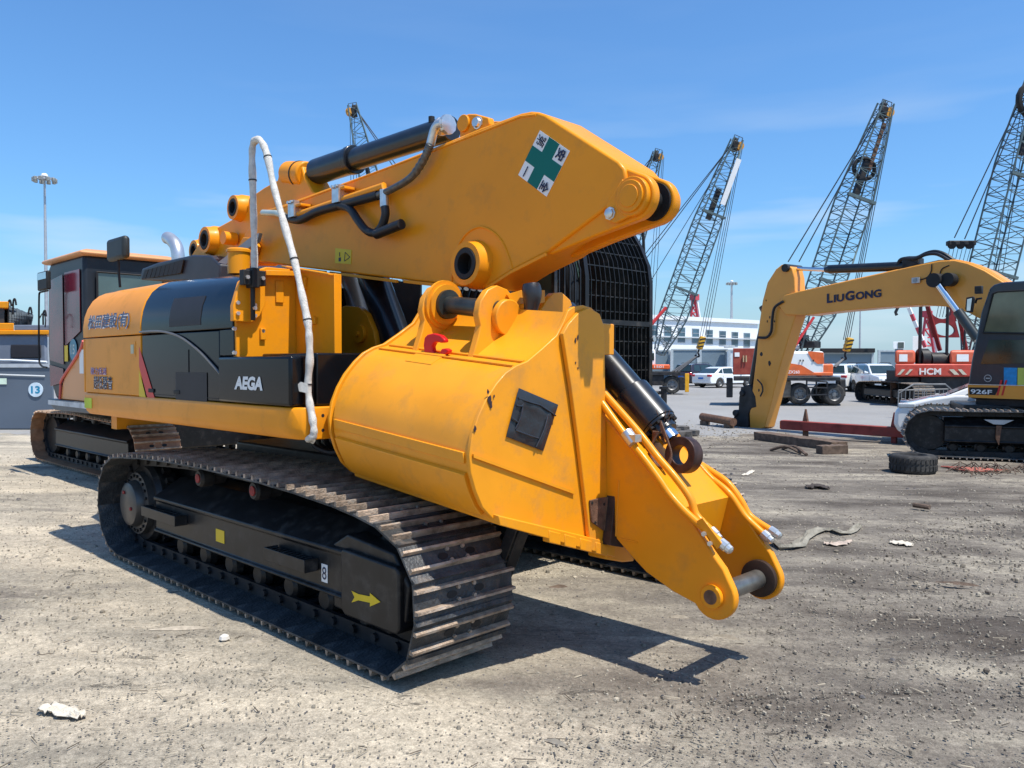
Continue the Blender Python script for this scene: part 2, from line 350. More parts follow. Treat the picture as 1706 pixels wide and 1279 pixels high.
def gravel():
    q = MB(); rnd = random.Random(3)
    for i in range(24000):
        D = 2.2+13*rnd.random()**2.0; u = rnd.uniform(-60, 1766)
        c = G(u, D); s = rnd.uniform(.0016, .0052)*(1+D*.12)
        if rnd.random() < .012: s *= 2.6
        a = rnd.random()*6.28; X = V((math.cos(a), math.sin(a), 0)); Y = V((-X.y, X.x, 0)); h = s*rnd.uniform(.4, .9)
        n = 5; top = [c+X*math.cos(k*6.28/n)*s*rnd.uniform(.4, .7)+Y*math.sin(k*6.28/n)*s*rnd.uniform(.35, .7)+V((0, 0, h)) for k in range(n)]
        bot = [c+X*math.cos(k*6.28/n)*s*rnd.uniform(.8, 1.2)+Y*math.sin(k*6.28/n)*s*rnd.uniform(.6, 1.1) for k in range(n)]
        B = [q.bm.verts.new(p) for p in bot]; Tt = [q.bm.verts.new(p) for p in top]
        mi = rnd.choice((0, 0, 0, 1, 1, 2, 0, 0, 0)); q.bm.faces.new(Tt).material_index = mi
        for k in range(n): q.bm.faces.new((B[k], B[(k+1) % n], Tt[(k+1) % n], Tt[k])).material_index = mi
    me_m = [mat('stone_tan', (.21, .185, .145), .9, var=.25, scale=3), mat('stone_dark', (.12, .11, .105), .9), mat('stone_pale', (.33, .29, .23), .95)]
    o = q.build('gravel', me_m, ang=20); tag(o, 'loose grit and small stones scattered over the yard', 'gravel', kind='stuff')
gravel()
def clods():
    q = MB(); rnd = random.Random(21); cs = [(1490, 880, 150, 20), (1600, 950, 120, 40), (900, 950, 50, 14), (1350, 1180, 160, 40), (1550, 1000, 120, 60), (1300, 780, 160, 30), (1650, 1130, 90, 50), (1180, 720, 60, 12), (1450, 840, 220, 40), (1640, 880, 120, 25), (300, 1000, 120, 40), (480, 1120, 100, 30), (120, 950, 100, 50), (1150, 1180, 150, 60), (1380, 960, 140, 60), (700, 1220, 300, 40)]
    for k in range(6000):
        cu, cv, su, sv = rnd.choice(cs); u, v = rnd.gauss(cu, su), rnd.gauss(cv, sv)
        if v < 700 or v > 1330: continue
        c = P(u, v, z=0.0)
        if -4.6 < c.x < .5 and -.05 < c.y < 3.4 and not (u > 860 and v > 930): continue
        dn_ = (c-CAM).length; s_ = rnd.uniform(.0015, .0062)*(.45+dn_*.16)
        if rnd.random() < .03: s_ *= 2.2
        if u < 620 and rnd.random() < .7: continue
        c.z = -.006; n_ = 6; h = s_*rnd.uniform(.5, 1.0); a0 = rnd.random()*6.28
        R3 = [[c+V((math.cos(a0+i*6.283/n_)*s_*f*rnd.uniform(.7, 1.2), math.sin(a0+i*6.283/n_)*s_*f*rnd.uniform(.7, 1.2), zz)) for i in range(n_)] for f, zz in ((1.1, 0), (1.0, h*.6+.006), (.5, h+.006))]
        Bv = [q.vs(r) for r in R3]; mi = rnd.choice((0, 1, 2, 2, 3)) if c.dot(RT)-CAM.dot(RT) > .6 else rnd.choice((2, 3, 3, 0))
        for a, b in zip(Bv, Bv[1:]):
            for i in range(n_): q.bm.faces.new((a[i], a[(i+1) % n_], b[(i+1) % n_], b[i])).material_index = mi
        q.bm.faces.new(Bv[2]).material_index = mi
    o = q.build('dirt_clods', [mat('clod_brown', (.20, .17, .13), .95, var=.3), mat('clod_dark', (.12, .10, .08), .95, var=.3), mat('clod_tan', (.30, .26, .20), .95), mat('clod_pale', (.40, .35, .27), .95)], ang=25); tag(o, 'crumbled dirt and clods churned up over the yard', 'dirt', kind='stuff')
    q = MB()
    for k in range(420):
        u, v = rnd.uniform(-40, 1740), 720+560*rnd.random()**.7; c = P(u, v, z=0.0)
        if -4.6 < c.x < .5 and -.05 < c.y < 3.4: continue
        l = rnd.uniform(.02, .09); a = rnd.random()*6.28; d = V((math.cos(a), math.sin(a), rnd.uniform(-.05, .12))); w_ = V((-d.y, d.x, 0))*rnd.uniform(.002, .007); mi = rnd.choice((0, 0, 1))
        q.loft([[c-d*l/2+V((0, 0, .004)), c-d*l/2+w_+V((0, 0, .006)), c-d*l/2+V((0, 0, .009))], [c+d*l/2+V((0, 0, .006)), c+d*l/2+w_*.4+V((0, 0, .007)), c+d*l/2+V((0, 0, .010))]], mi)
    o = q.build('wood_chips', [mat('chip_pale', (.36, .31, .23), .9), mat('chip_dark', (.10, .08, .06), .9)]); tag(o, 'fine wood chips and straw strewn over the yard', 'chips', kind='stuff')
clods()
# ---------------------------------------------------------------- crawler tracks
def shoe_mb(w, p, T=None):                            # shoe lying in its own frame: along X, across Y (0..w), outward Z
    q = MB(T)
    q.bx(-p/2-.006, p/2-.004, 0, w, -.012, .0)
    q.prism([(-p/2-.012, 0, -.004), (-p/2-.012, 0, .012), (-p/2+.012, 0, .006), (-p/2+.012, 0, -.004)], (0, w, 0))
    for gx, h in ((-p*.24, .030), (p*.26, .026)):
        q.prism([(gx-.013, 0, -.002), (gx-.007, 0, h), (gx+.007, 0, h), (gx+.013, 0, -.002)], (0, w, 0), 1)
    for yy in (w*.36, w*.64):                          # mud holes / bolt recesses read as dark ovals
        q.loft([[V((math.cos(a*.5236)*.02, yy+math.sin(a*.5236)*.035, zz)) for a in range(12)] for zz in (.0005, .003)], 2)
    for sx in (-.055, .055):
        for yy in (w*.42, w*.58): q.cyl((sx*.6, yy, 0), (sx*.6, yy, .014), .012, 6, mi=1)
    return q
def path_frames(pts, pitch):                          # closed path of (x,z); returns position, tangent, outward normal
    pts = [V((a, 0, b)) for a, b in pts]; N = len(pts)
    seg = [(pts[(i+1) % N]-pts[i]).length for i in range(N)]; per = sum(seg); n = round(per/pitch); out = []
    def at(s):
        s %= per
        for i in range(N):
            if s <= seg[i]: return pts[i].lerp(pts[(i+1) % N], s/seg[i])
            s -= seg[i]
        return pts[0]
    for k in range(n):
        a, b = at(k*per/n), at((k+1)*per/n); t = (b-a).normalized(); out.append(((a+b)/2, t, V((-t.z, 0, t.x)), (b-a).length))
    return out
def loop_path(xr, xf, rr, rf, top, front=None):                   # rear and front wheel centres, radii, list of top-run points
    pts = []
    zc_r, zc_f = rr+.045, rf+.045
    if front: pts += front
    for i in range(0, 13 if not front else 0):        # front: bottom to top
        a = math.radians(-90+i*180/12); pts.append((xf+rf*math.cos(a), zc_f+rf*math.sin(a)))
    pts += top
    for i in range(0, 13):
        a = math.radians(90+i*180/12); pts.append((xr+rr*math.cos(a), zc_r+rr*math.sin(a)))
    return pts
def track(root, M, w, pts, pitch=.216, separate=True, near=-1):
    fr = path_frames(pts, pitch)                       # path runs forward-bottom -> front -> top -> rear; outward normal on its right
    ch = MB(M); proto = None
    for p, t, nrm, ln in fr:                           # link chain inside the shoes
        no = -nrm
        for yy in (w*.36, w*.64):
            c = p+V((0, yy, 0))-no*.055; ch.box(c, (ln*.98, .035, .085), (t, V((0, 1, 0)), no))
        ch.cyl(p+V((0, w*.30, 0))-no*.06+t*ln*.5, p+V((0, w*.70, 0))-no*.06+t*ln*.5, .026, 8)
    chain = ch.build('track', [DKM], root)
    tm = [SHOE, GRS, RUB]
    if separate:
        proto = shoe_mb(w, fr[0][3]).build('track_shoe', tm, chain); me = proto.data
        R0 = origin(chain)
        for v in me.vertices: v.co += R0               # undo the shift: mesh stays in the shoe's own frame
        first = True
        for p, t, nrm, ln in fr:
            no = -nrm
            o = proto if first else proto.copy()
            if not first: C.objects.link(o)
            first = False
            m3 = Matrix((t, V((0, 1, 0)), no)).transposed().to_4x4(); m3.translation = p
            A = M @ m3 @ Matrix.Rotation(random.uniform(-.012, .012), 4, 'Y'); A.translation -= R0
            o.parent = chain; o.matrix_basis = A
    else:
        for p, t, nrm, ln in fr: pass
        q = MB()
        for p, t, nrm, ln in fr:
            no = -nrm; m3 = Matrix((t, V((0, 1, 0)), no)).transposed().to_4x4(); m3.translation = p
            s = shoe_mb(w, ln, M @ m3); mm = bpy.data.meshes.new('x'); s.bm.to_mesh(mm); s.bm.free(); q.bm.from_mesh(mm); bpy.data.meshes.remove(mm)
        q.build('shoe_belt', tm, chain)
    return chain
def undercarriage(root, M, w, xr, xf, rr, rf, top, separate, detail=True, front=None, side=-1):
    """one track with its frame; y runs 0 (outer face, or inner when side=+1) .. w"""
    track(root, M, w, loop_path(xr, xf, rr, rf, top, front), separate=separate)
    Y = lambda a: a if side < 0 else w-a               # distance from the outer face
    zc = rr+.045
    def lat(name, x, z, y0, prof, m, par=root, n=28):
        return MB(M).lathe((x, Y(y0), z), (0, 1 if side < 0 else -1, 0), prof, n).build(name, m, par, ang=30)
    xs, rs, xi, ri = (xr, rr, xf, rf)
    sp = lat('sprocket', xs, zc, .24, [(0, .05), (0, rs-.10), (.04, rs-.07), (.18, rs-.07), (.22, rs-.10), (.22, .05)], FRM)
    if detail:
        t = MB(M)
        for k in range(21):
            a = k*2*math.pi/21; c = V((xs+math.cos(a)*(rs-.06), Y(.35), zc+math.sin(a)*(rs-.06)))
            t.box(c, (.06, .06, .05), (V((math.cos(a), 0, math.sin(a))), V((0, 1, 0)), V((-math.sin(a), 0, math.cos(a)))))
        t.build('tooth_ring', FRM, sp)
        hub = lat('hub_cover', xs, zc, .10, [(0, .01), (0, .15), (.015, .185), (.05, .20), (.08, .205), (.085, .27), (.14, .275), (.15, .05)], mat('hub_grey', (.10, .095, .09), .38, metal=.5, var=.2), sp)
        bo = MB(M)
        for k in range(22):
            a = k*2*math.pi/22; bo.cyl((xs+math.cos(a)*.24, Y(.168), zc+math.sin(a)*.24), (xs+math.cos(a)*.24, Y(.19), zc+math.sin(a)*.24), .014, 6)
        bo.build('bolt_ring', FRM, sp)
        pl_ = MB(M)
        for a in (2.0, -.25): pl_.cyl((xs+math.cos(a)*.11, Y(.088), zc+math.sin(a)*.11), (xs+math.cos(a)*.11, Y(.102), zc+math.sin(a)*.11), .016, 10)
        split(pl_, 'drain_plug', mat('red_plug', (.30, .03, .03), .6, dirt=(.06, .05, .045), dirtamt=.7, dscale=30), sp)
    lat('front_idler', xi, rf+.045, .25, [(0, .06), (0, ri-.10), (.05, ri-.08), (.15, ri-.08), (.20, ri-.10), (.20, .06)], FRM)
    # side frame beam
    x0, x1 = xr+.55, xf-.25
    prof = [(.135, .305), (.115, .315), (.115, .33), (.135, .34), (.135, .565), (.115, .575), (.115, .60), (.135, .61), (.34, .74), (w-.14, .74), (w-.12, .34), (w-.16, .30)]
    MB(M).prism([(x0, Y(a), b) for a, b in prof], (x1-x0, 0, 0)).build('track_frame', FRM, root, bevel=.008)
    n = 7
    for k in range(n):
        x = xr+.75+k*(xf-xr-1.15)/(n-1)
        lat('track_roller', x, .20, .25, [(0, .03), (0, .06), (.02, .085), (.07, .095), (.085, .065), (w-.56, .065), (w-.55, .095), (w-.52, .095), (w-.48, .08), (w-.48, .03)], FRM, n=16)
    for x in ((xr+xf)/2-.5, (xr+xf)/2+.35):
        r_ = lat('carrier_roller', x, .83, .13, [(0, .02), (0, .055), (.02, .068), (.10, .068), (.11, .055), (.2, .055), (.2, .03)], DKM, n=18)
        if detail: lat('roller_cap', x, .83, .122, [(0, .01), (0, .034), (.014, .036)], mat('red_plug', (.30, .03, .03), .6, dirt=(.06, .05, .045), dirtamt=.7, dscale=30), r_, n=14)

# ================================================================ MAIN EXCAVATOR
ME = thing('crawler_excavator', 'large yellow and black crawler excavator in the centre, boom raised with no arm fitted', 'excavator', (-2, 1.7, 0))
TOP = [(-.6, .90), (-1.0, .925), (-1.5, .945), (-2.2, .955), (-2.9, .95), (-3.4, .93)]
I4 = Matrix.Identity(4)
FRT = [(-.02, .045), (.085, .10), (.165, .20), (.205, .33), (.215, .46), (.20, .58), (.14, .69), (.04, .775), (-.08, .825), (-.22, .86)]
undercarriage(ME, I4, .70, -3.93, -.20, .425, .415, TOP, True, front=FRT)
undercarriage(ME, Matrix.Translation((0, 2.68, 0)), .70, -3.93, -.20, .425, .415, TOP, True, detail=False, side=1, front=FRT)
# guards, steps, decals on the near side frame
q = MB(); q.prism([(x, .105, z) for x, z in ((-.62, .26), (-.62, .60), (-.60, .62), (-.09, .60), (-.06, .57), (-.06, .26), (-.09, .23), (-.58, .23))], (0, .12, 0)); q.prism([(x, .14, z) for x, z in ((-.75, .24), (-.75, .62), (-.6, .70), (-.15, .66), (-.02, .5), (-.05, .3), (-.2, .2))], (0, .25, 0))
gd = q.build('idler_guard', FRM, ME, bevel=.02, seg=3)
q = MB(); a0 = V((-.50, .102, .455)); ar = [(0, .025), (.045, .012), (.12, .012), (.12, .035), (.185, -.01), (.12, -.055), (.12, -.03), (.045, -.03), (0, -.055), (.02, -.015)]
A = P(586, 990, y=.103); B = P(634, 1000, y=.103); rr_ = B-A
q.prism([A+rr_*(x/.185)+V((0, 0, z*.85)) for x, z in ar], (0, -.002, 0)).build('direction_arrow', LBL, gd)
def step(u0, v0, u1, v1):
    a, b = P(u0, v0, y=.035), P(u1, v1, y=.035); s = MB(); zt = (a.z+b.z)/2
    s.bx(a.x, b.x, .03, .04, zt-.08, zt-.0); s.bx(a.x, a.x+.01, .04, .13, zt-.08, zt); s.bx(b.x-.01, b.x, .04, .13, zt-.08, zt); s.bx(a.x+.01, b.x-.01, .04, .13, zt-.08, zt-.073)
    for k in range(9): s.bx(a.x+.02+k*(b.x-a.x-.04)/9, a.x+.045+k*(b.x-a.x-.04)/9, 0.041, .12, zt-.012, zt-.006)
    s.build('step', FRM, ME, bevel=.003)
step(236, 845, 292, 857); step(440, 911, 508, 933)
def decal(u0, v0, u1, v1, y, m, name, par, txt=None, tm=INK):
    a, b, c, d = P(u0, v1, y=y), P(u1, v1, y=y), P(u1, v0, y=y), P(u0, v0, y=y); a.x = d.x = (a.x+d.x)/2; b.x = c.x = (b.x+c.x)/2
    w_ = b.x-a.x; h = ((d.z-a.z)+(c.z-b.z))/2
    b = V((b.x, y, a.z)); c = b+V((0, 0, h)); d = a+V((0, 0, h))
    o = quad(a, b, c, d, m, par, name)
    if txt: text(txt, a+V((w_*.15, 0, h*.15)), V((w_*.7, 0, 0)), V((0, 0, h*.7)), tm, o, th=.004)
    return o
decal(360, 880, 374, 901, .134, LBL, 'warning_label', ME)
s8 = decal(536, 938, 546, 968, .134, WHT, 'lifting_point_label', ME, '8', INK)
# centre undercarriage body
q = MB(); q.bx(-3.3, -.9, .8, 2.6, .50, 1.02); q.cyl((-3.93, .46, .47), (-3.93, .95, .47), .30, 24); q.bx(-4.1, -3.2, .5, 2.9, .30, .86); q.cyl((-2.1, 1.7, .98), (-2.1, 1.7, 1.26), .62, 36); q.prism([(-1.1, .62, .4), (-1.6, .62, .4), (-1.7, 1.2, .6), (-1.2, 1.2, .6)], (0, 0, .34)); q.prism([(-3.0, .62, .4), (-3.3, .62, .4), (-3.1, 1.2, .6), (-2.7, 1.2, .6)], (0, 0, .34))
q.build('car_body', FRM, ME, bevel=.02)
q = MB()
q.bx(-4.5, -1.0, .35, 3.1, 1.27, 1.44); q.bx(-4.5, -2.4, 1.0, 1.1, 1.44, 2.0); q.build('revolving_frame', FRM, ME)
rnd = random.Random(5); q = MB()
for k in range(10):                                   # hoses and fittings hanging under the deck
    x = rnd.uniform(-1.6, -1.0); y = rnd.uniform(.35, .8); q.tube([(x, y, 1.3), (x+rnd.uniform(-.1, .1), y, 1.16), (x+.15, y+.05, 1.12), (x+.25, y+.1, 1.28)], .018, 8, smooth=5)
q.build('deck_hose', HOSE, ME)
# skirt
def yz(prof, x0, x1, name, m, par, bev=0, f=None):
    n = MB(); f = f or (lambda x: 0)
    n.loft([[V((x0, a, b+f(x0))) for a, b in prof], [V((x1, a, b+f(x1))) for a, b in prof]]); return n.build(name, m, par, bevel=bev)
SK = [(.03, 1.235), (0, 1.265), (-.012, 1.31), (-.012, 1.415), (.0, 1.432), (.35, 1.432), (.35, 1.235)]
q = MB(); out = []
for (x, sh) in ((-4.66, .03), (-4.60, 0), (-1.06, 0), (-.97, .012), (-.92, .05), (-.90, .11)): out.append([V((x, a+sh if i < 5 else a, b+(.03 if x < -4.65 and b < 1.3 else 0))) for i, (a, b) in enumerate(SK)])
q.loft(out); q.bx(-1.1, -.905, .34, 1.25, 1.225, 1.43); sk = q.build('side_skirt', YEL, ME, bevel=.006)
q = MB()
for y in (.17, .42): 
    for z in (1.29, 1.38): q.cyl((-.907, y, z), (-.899, y, z), .011, 10)
split(q, 'bolt_hole', RUB, sk)
decal(141, 662, 153, 679, -.013, mat('lime_label', (.5, .6, .03), .5), 'warning_label', sk)
# side panels: flat lower doors and a rolled upper hood
RF = lambda x: .0 if x < -3.3 else -(x+3.3)/1.6*.06*0
UP = [(0, 1.935), (-.002, 2.02), (.012, 2.12), (.04, 2.20), (.085, 2.275), (.14, 2.325), (.22, 2.365), (.34, 2.39), (.55, 2.41), (.8, 2.42), (.8, 1.935)]
def sc(x): return 1.0 if x < -3.3 else 1.0-(x+3.3)/1.6*.11
def roll(x0, x1, name, m, bev=.006):
    return yz([(a, b) for a, b in UP], x0, x1, name, m, ME, bev, f=None) if x0 < -3.4 else MB().loft([[V((x, a, 1.935+(b-1.935)*sc(x))) for a, b in UP] for x in (x0, x1)]).build(name, m, ME, bevel=bev)
rear_up = roll(-4.67, -3.30, 'rear_hood_panel', YEL)
rear_lo = MB().bx(-4.62, -3.305, .0, .5, 1.435, 1.925).build('rear_door', YEL, ME, bevel=.006)
MB().bx(-4.67, -4.632, .0, .5, 1.435, 1.925).build('door_pillar', YEL, ME, bevel=.006)
roll(-3.285, -1.72, 'engine_hood', BLK)
lo = MB().bx(-3.285, -1.93, .004, .5, 1.437, 1.925).build('engine_door', BLK, ME, bevel=.006)
MB().bx(-1.93, -1.72, .006, .45, 1.75, 1.93).build('hood_corner', BLK, ME, bevel=.006)
MB().tube([P(u, v, y=-.006) for u, v in ((233, 553), (268, 552), (300, 561), (330, 583), (355, 609), (375, 632), (389, 648))], .009, 8, smooth=5).build('door_trim', mat('trim_grey', (.12, .12, .12), .3), ME)
q = MB(); a, b, c, d = P(232, 577, y=.001), P(232, 610, y=.001), P(246, 663, y=.001), P(258, 663, y=.001); q.prism([a, b, c, d], (0, -.002, 0)).build('red_stripe', REDS, lo)
q = MB(); a, b, c = P(232, 616, y=.001), P(232, 660, y=.001), P(243.5, 663, y=.001); q.prism([a, b, c], (0, -.002, 0)).build('yellow_stripe', LBL, lo)
q = MB(); q.bx(-2.42, -2.415, -.0005, .004, 1.45, 1.80); q.bx(-3.28, -1.94, -.0005, .004, 1.455, 1.459); q.build('panel_seam', RUB, lo)
for x_ in (-3.10, -2.62): MB().bx(x_-.05, x_+.05, -.006, .004, 1.47, 1.50).build('hinge', RUB, lo, bevel=.003)
decal(293, 618, 345, 669, .001, MTB, 'dark_film_patch', lo)
# patch on the hood, following its flat part
xq0, xq1 = P(283, 560, y=0).x, P(335, 560, y=0).x
MB().loft([[V((x, a+o_*-.9, 1.935+(b_-1.935)*sc(x)+o_*.3)) for a, b_, o_ in [(a_, b__, .004) for a_, b__ in ((-.001, 1.975), (-.002, 2.02), (.012, 2.12), (.04, 2.20))]+[(a_, b__, -.004) for a_, b__ in ((.04, 2.20), (.012, 2.12), (-.002, 2.02), (-.001, 1.975))]] for x in (xq0, xq1)]).build('dark_film_patch', MTB, ME)
hn = decal(215, 569, 226, 594, -.001, YEL, 'door_handle', rear_lo); decal(218, 574, 223, 589, -.004, mat('latch_steel', (.45, .42, .3), .3, metal=.6), 'latch', rear_lo)
x0, x1 = P(147, 540, y=0).x, P(216, 540, y=0).x
for m_, bo, th, nm in ((WHT, .045, .004, 'lettering_outline'), (NAVY, .012, .007, 'lettering')):
    text('松田建設(有)', (x0, -.006, 1.985), (x1-x0, 0, 0), (0, .022, .15), m_, rear_up, nm, bo, th)
xa, xb = P(157, 640, y=0).x, P(188, 640, y=0).x
for m_, bo, th, nm in ((WHT, .035, .003, 'lettering_outline'), (INK, .006, .005, 'lettering')):
    text('超低騒音', (xa, -.001, P(160, 648, y=0).z), (xb-xa, 0, 0), (0, 0, .12), m_, rear_lo, nm, bo, th)
    text('極力低減', (P(152, 625, y=0).x, -.001, P(160, 624, y=0).z), (.40, 0, 0), (0, 0, .065), m_ if m_ is WHT else mat('violet_ink', (.25, .1, .3), .5), rear_lo, nm, bo*.7, th)
# counterweight behind, engine hood with grille, exhaust, mirror
q = MB(); rings = []
for x, y0, y1, z0, z1 in ((-4.68, .55, 3.2, 1.25, 2.3), (-5.2, .6, 3.2, 1.25, 2.3), (-5.6, .85, 2.9, 1.28, 2.25), (-5.75, 1.2, 2.5, 1.35, 2.15)):
    rings.append([V((x, y0, z0)), V((x, y1, z0)), V((x, y1, z1)), V((x, y0, z1))])
q.loft(rings).build('counterweight', YEL, ME, bevel=.06, seg=4)
q = MB(); q.bx(-4.67, -2.9, .8, 3.2, 1.45, 2.3); q.build('engine_bay', YEL, ME, bevel=.02)
hood = MB(); T1 = lambda u, v, y=.9: P(u, v, y=y)
sil = [T1(233, 466), T1(236, 447), T1(262, 437), T1(320, 424), T1(350, 425), T1(366, 440), T1(366, 470)]
hb = hood.prism(sil, (0, .9, 0)).build('engine_cowl', GRY if False else mat('cowl_black', (.03, .036, .05), .42, var=.15), ME, bevel=.02, seg=3)
q = MB()
for k in range(9):
    a = T1(238+k*7.2, 465-k*1.1, .89); b = T1(243+k*7.2, 450-k*2.0, .89); q.prism([a, a+V((.10, 0, 0)), b+V((.10, 0, 0)), b], (0, -.012, 0))
q.build('grille', RUB, hb)
e0 = P(297, 440, y=1.15); ex = [e0+V((0, 0, -.35)), e0, P(296, 420, y=1.15), P(292, 407, y=1.15), P(284, 398, y=1.15), P(279, 396, y=1.15)]
q = MB(); q.tube(ex, .068, 20, smooth=6).build('exhaust_pipe', ALU, ME)
mb = P(200, 478, y=.25); mt = P(197, 430, y=.25)
mp_ = MB().tube([mb, P(198, 455, y=.25), mt], .012, 8).build('mirror_post', RUB, ME)
ml, mr_ = P(185, 430, y=.25), P(210, 392, y=.25)
MB().bx(ml.x-.02, mr_.x+.03, .21, .28, mt.z-.02, mr_.z).build('mirror', mat('mirror_black', (.025, .03, .032), .5, var=.2), mp_, bevel=.04, seg=4)
# front wall behind the walkway
wx = -1.70
q = MB(); q.prism([(wx, .02, 1.43), (wx, .46, 1.43), (wx, .46, 2.36), (wx, .24, 2.36), (wx, .12, 2.31), (wx, .05, 2.22), (wx, .01, 2.05)], (-.05, 0, 0)); fwall = q.build('front_wall', YEL, ME, bevel=.004)
q = MB(); q.prism([(wx+.003, -.03, 1.98), (wx+.003, -.03, 2.08), (wx+.003, .02, 2.24), (wx+.003, .12, 2.33), (wx+.003, .20, 2.34), (wx+.003, .20, 2.10), (wx+.003, .16, 2.02), (wx+.003, .10, 1.975)], (.045, 0, 0)); q.build('hinge_plate', YEL, fwall, bevel=.004)
q = MB(); q.prism([(wx+.003, .20, 2.33), (wx+.003, .46, 2.345), (wx+.003, .46, 2.31), (wx+.003, .20, 2.295)], (.06, 0, 0)); q.bx(wx+.003, wx+.012, .30, .36, 2.12, 2.27); q.bx(wx+.003, wx+.02, .18, .22, 1.86, 1.94); split(q, 'bracket', YEL, fwall, bevel=.003)
q = MB()
for y, z in ((-.0, 2.03), (.0, 2.10), (.12, 2.02), (.12, 2.09), (-.005, 1.93), (-.005, 1.77), (.20, 1.92)): q.cyl((wx+.04 if z > 1.95 else wx, y, z), (wx+.062 if z > 1.95 else wx+.02, y, z), .014, 6)
split(q, 'bolt', ZNC, fwall)
yt_ = .46; pp = [P(u, v, y=yt_) for u, v in ((478, 594), (478, 443), (557, 456), (557, 594))]
sidep = MB(); sidep.prism(pp, (0, .04, 0)); a, b = pp[1], pp[2]; sidep.prism([a, b, b+V((0, 0, -.012)), a+V((0, 0, -.012))], (0, -.045, 0)); sidep.bx(b.x-.004, b.x+.008, yt_-.006, yt_+.05, 1.45, b.z)
c = P(505, 470, y=yt_); sidep.prism([c+V((-.06, 0, .03)), c+V((.06, 0, .03)), c+V((.05, 0, -.05)), c+V((.0, 0, -.08)), c+V((-.05, 0, -.05))], (0, -.02, 0))
c = P(525, 534, y=yt_); sidep.box(c+V((0, -.01, 0)), (.05, .02, .05)); sidep.build('tank_side_plate', YEL, ME, bevel=.003)
MB().lathe(P(398, 446, y=.50), (0, 0, 1), [(-.05, .085), (.12, .085), (.12, .095), (.14, .095), (.15, .08)], 20).build('filler_cap', YEL, ME)
# tool boxes
tb = MB().bx(-1.915, -.965, -.015, .16, 1.437, 1.745).build('tool_box', BLK, ME, bevel=.018, seg=3)
MB().bx(-1.66, -.98, .175, .95, 1.437, 1.765).build('tool_box', BLK, ME, bevel=.012, seg=3)
a = P(391, 648.5, y=-.016); b = P(438, 650, y=-.016); text('AEGA', (a.x, -.016, a.z), (b.x-a.x, 0, 0), (.012, 0, .088), WHT, tb, 'lettering', .05, .003, .05)
# handrail
HP = [(424, 470), (424, 440), (423, 380), (421, 300), (420, 255), (423, 237), (430, 232), (438, 240), (446, 262), (456, 310), (474, 375), (490, 432), (503, 490), (512, 533), (515, 560), (516, 600), (513, 640), (516, 672), (521, 700), (523, 718), (521, 727), (514, 731), (503, 732)]
pts = [P(u, v, y=.085) for u, v in HP]; pts[-1] = V((-.93, .12, pts[-1].z)); rnd = random.Random(2)
hr = MB().tube(pts, lambda s: .0225+.002*math.sin(s*140)+.0015*math.sin(s*57), 12, smooth=9).build('handrail', WRAP, ME)
q = MB()
for i in (3, 8, 11, 13, 16): 
    d = (pts[i+1]-pts[i-1]).normalized(); q.cyl(pts[i]-d*.004, pts[i]+d*.004, .0275, 12)
split(q, 'wrap_tie', RUB, hr)
q = MB(); a = P(513, 640, y=.06); q.prism([a, P(492, 632, y=.06), P(488, 640, y=.03), P(500, 652, y=.05), P(514, 655, y=.06)], (0, -.003, 0)); q.build('loose_wrap', WRAP, hr)
q = MB(); c = P(421, 463, y=.085); q.box(c+V((0, 0, .0)), (.06, .16, .10)); q.box(c+V((0, 0, -.0)), (.1, .05, .13)); q.cyl(c, c+V((0, 0, -.28)), .016, 10); cl = q.build('rail_clamp', RUB, ME, bevel=.006)
q = MB(); 
for dy in (-.055, .055): q.cyl(c+V((.03, dy, 0)), c+V((.045, dy, 0)), .014, 6)
q.cyl(c+V((.02, 0, -.2)), c+V((.035, 0, -.2)), .014, 6); split(q, 'bolt', ZNC, cl)
# boom foot, boom cylinder
q = MB(); Yb = 1.15
q.prism([P(u, v, y=Yb) for u, v in ((563, 640), (563, 513), (575, 509), (597, 511), (610, 522), (622, 552), (626, 575), (627, 640))], (0, .05, 0)); bf = q.build('boom_foot_bracket', YEL, ME, bevel=.004)
c = P(602, 556, y=Yb-.003); MB().cyl(c, c+V((0, -.03, 0)), .07, 20).cyl(c+V((0, -.03, 0)), c+V((0, -.05, 0)), .02, 6).build('foot_pin', YEL, bf)
q = MB(); a, b = P(615, 445, y=1.32), P(688, 640, y=1.32); q.cyl(b, a, .125, 28).cyl(P(585, 455, y=1.7), P(620, 600, y=1.7), .11, 24); split(q, 'boom_cylinder', CYL, ME)
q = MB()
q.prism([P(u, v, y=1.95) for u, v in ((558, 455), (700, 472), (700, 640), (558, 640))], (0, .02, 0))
q.build('bay_shade_sheet', DKM, ME)  # dark sheet added as a backdrop for the shaded boom bay
q = MB(); q.bx(-2.88, -2.86, .8, 3.2, 1.45, 2.38); q.build('bulkhead', DKM, ME)
q = MB(); rnd = random.Random(9)
for k in range(7):
    y = 1.35+.07*k; q.tube([(-1.68, y, 1.5+.02*k), (-1.45, y, 1.75+rnd.random()*.3), (-1.2, y+.05, 2.1), (-1.05, y, 2.25)], .02, 8, smooth=5)
q.build('hydraulic_hose', HOSE, ME)
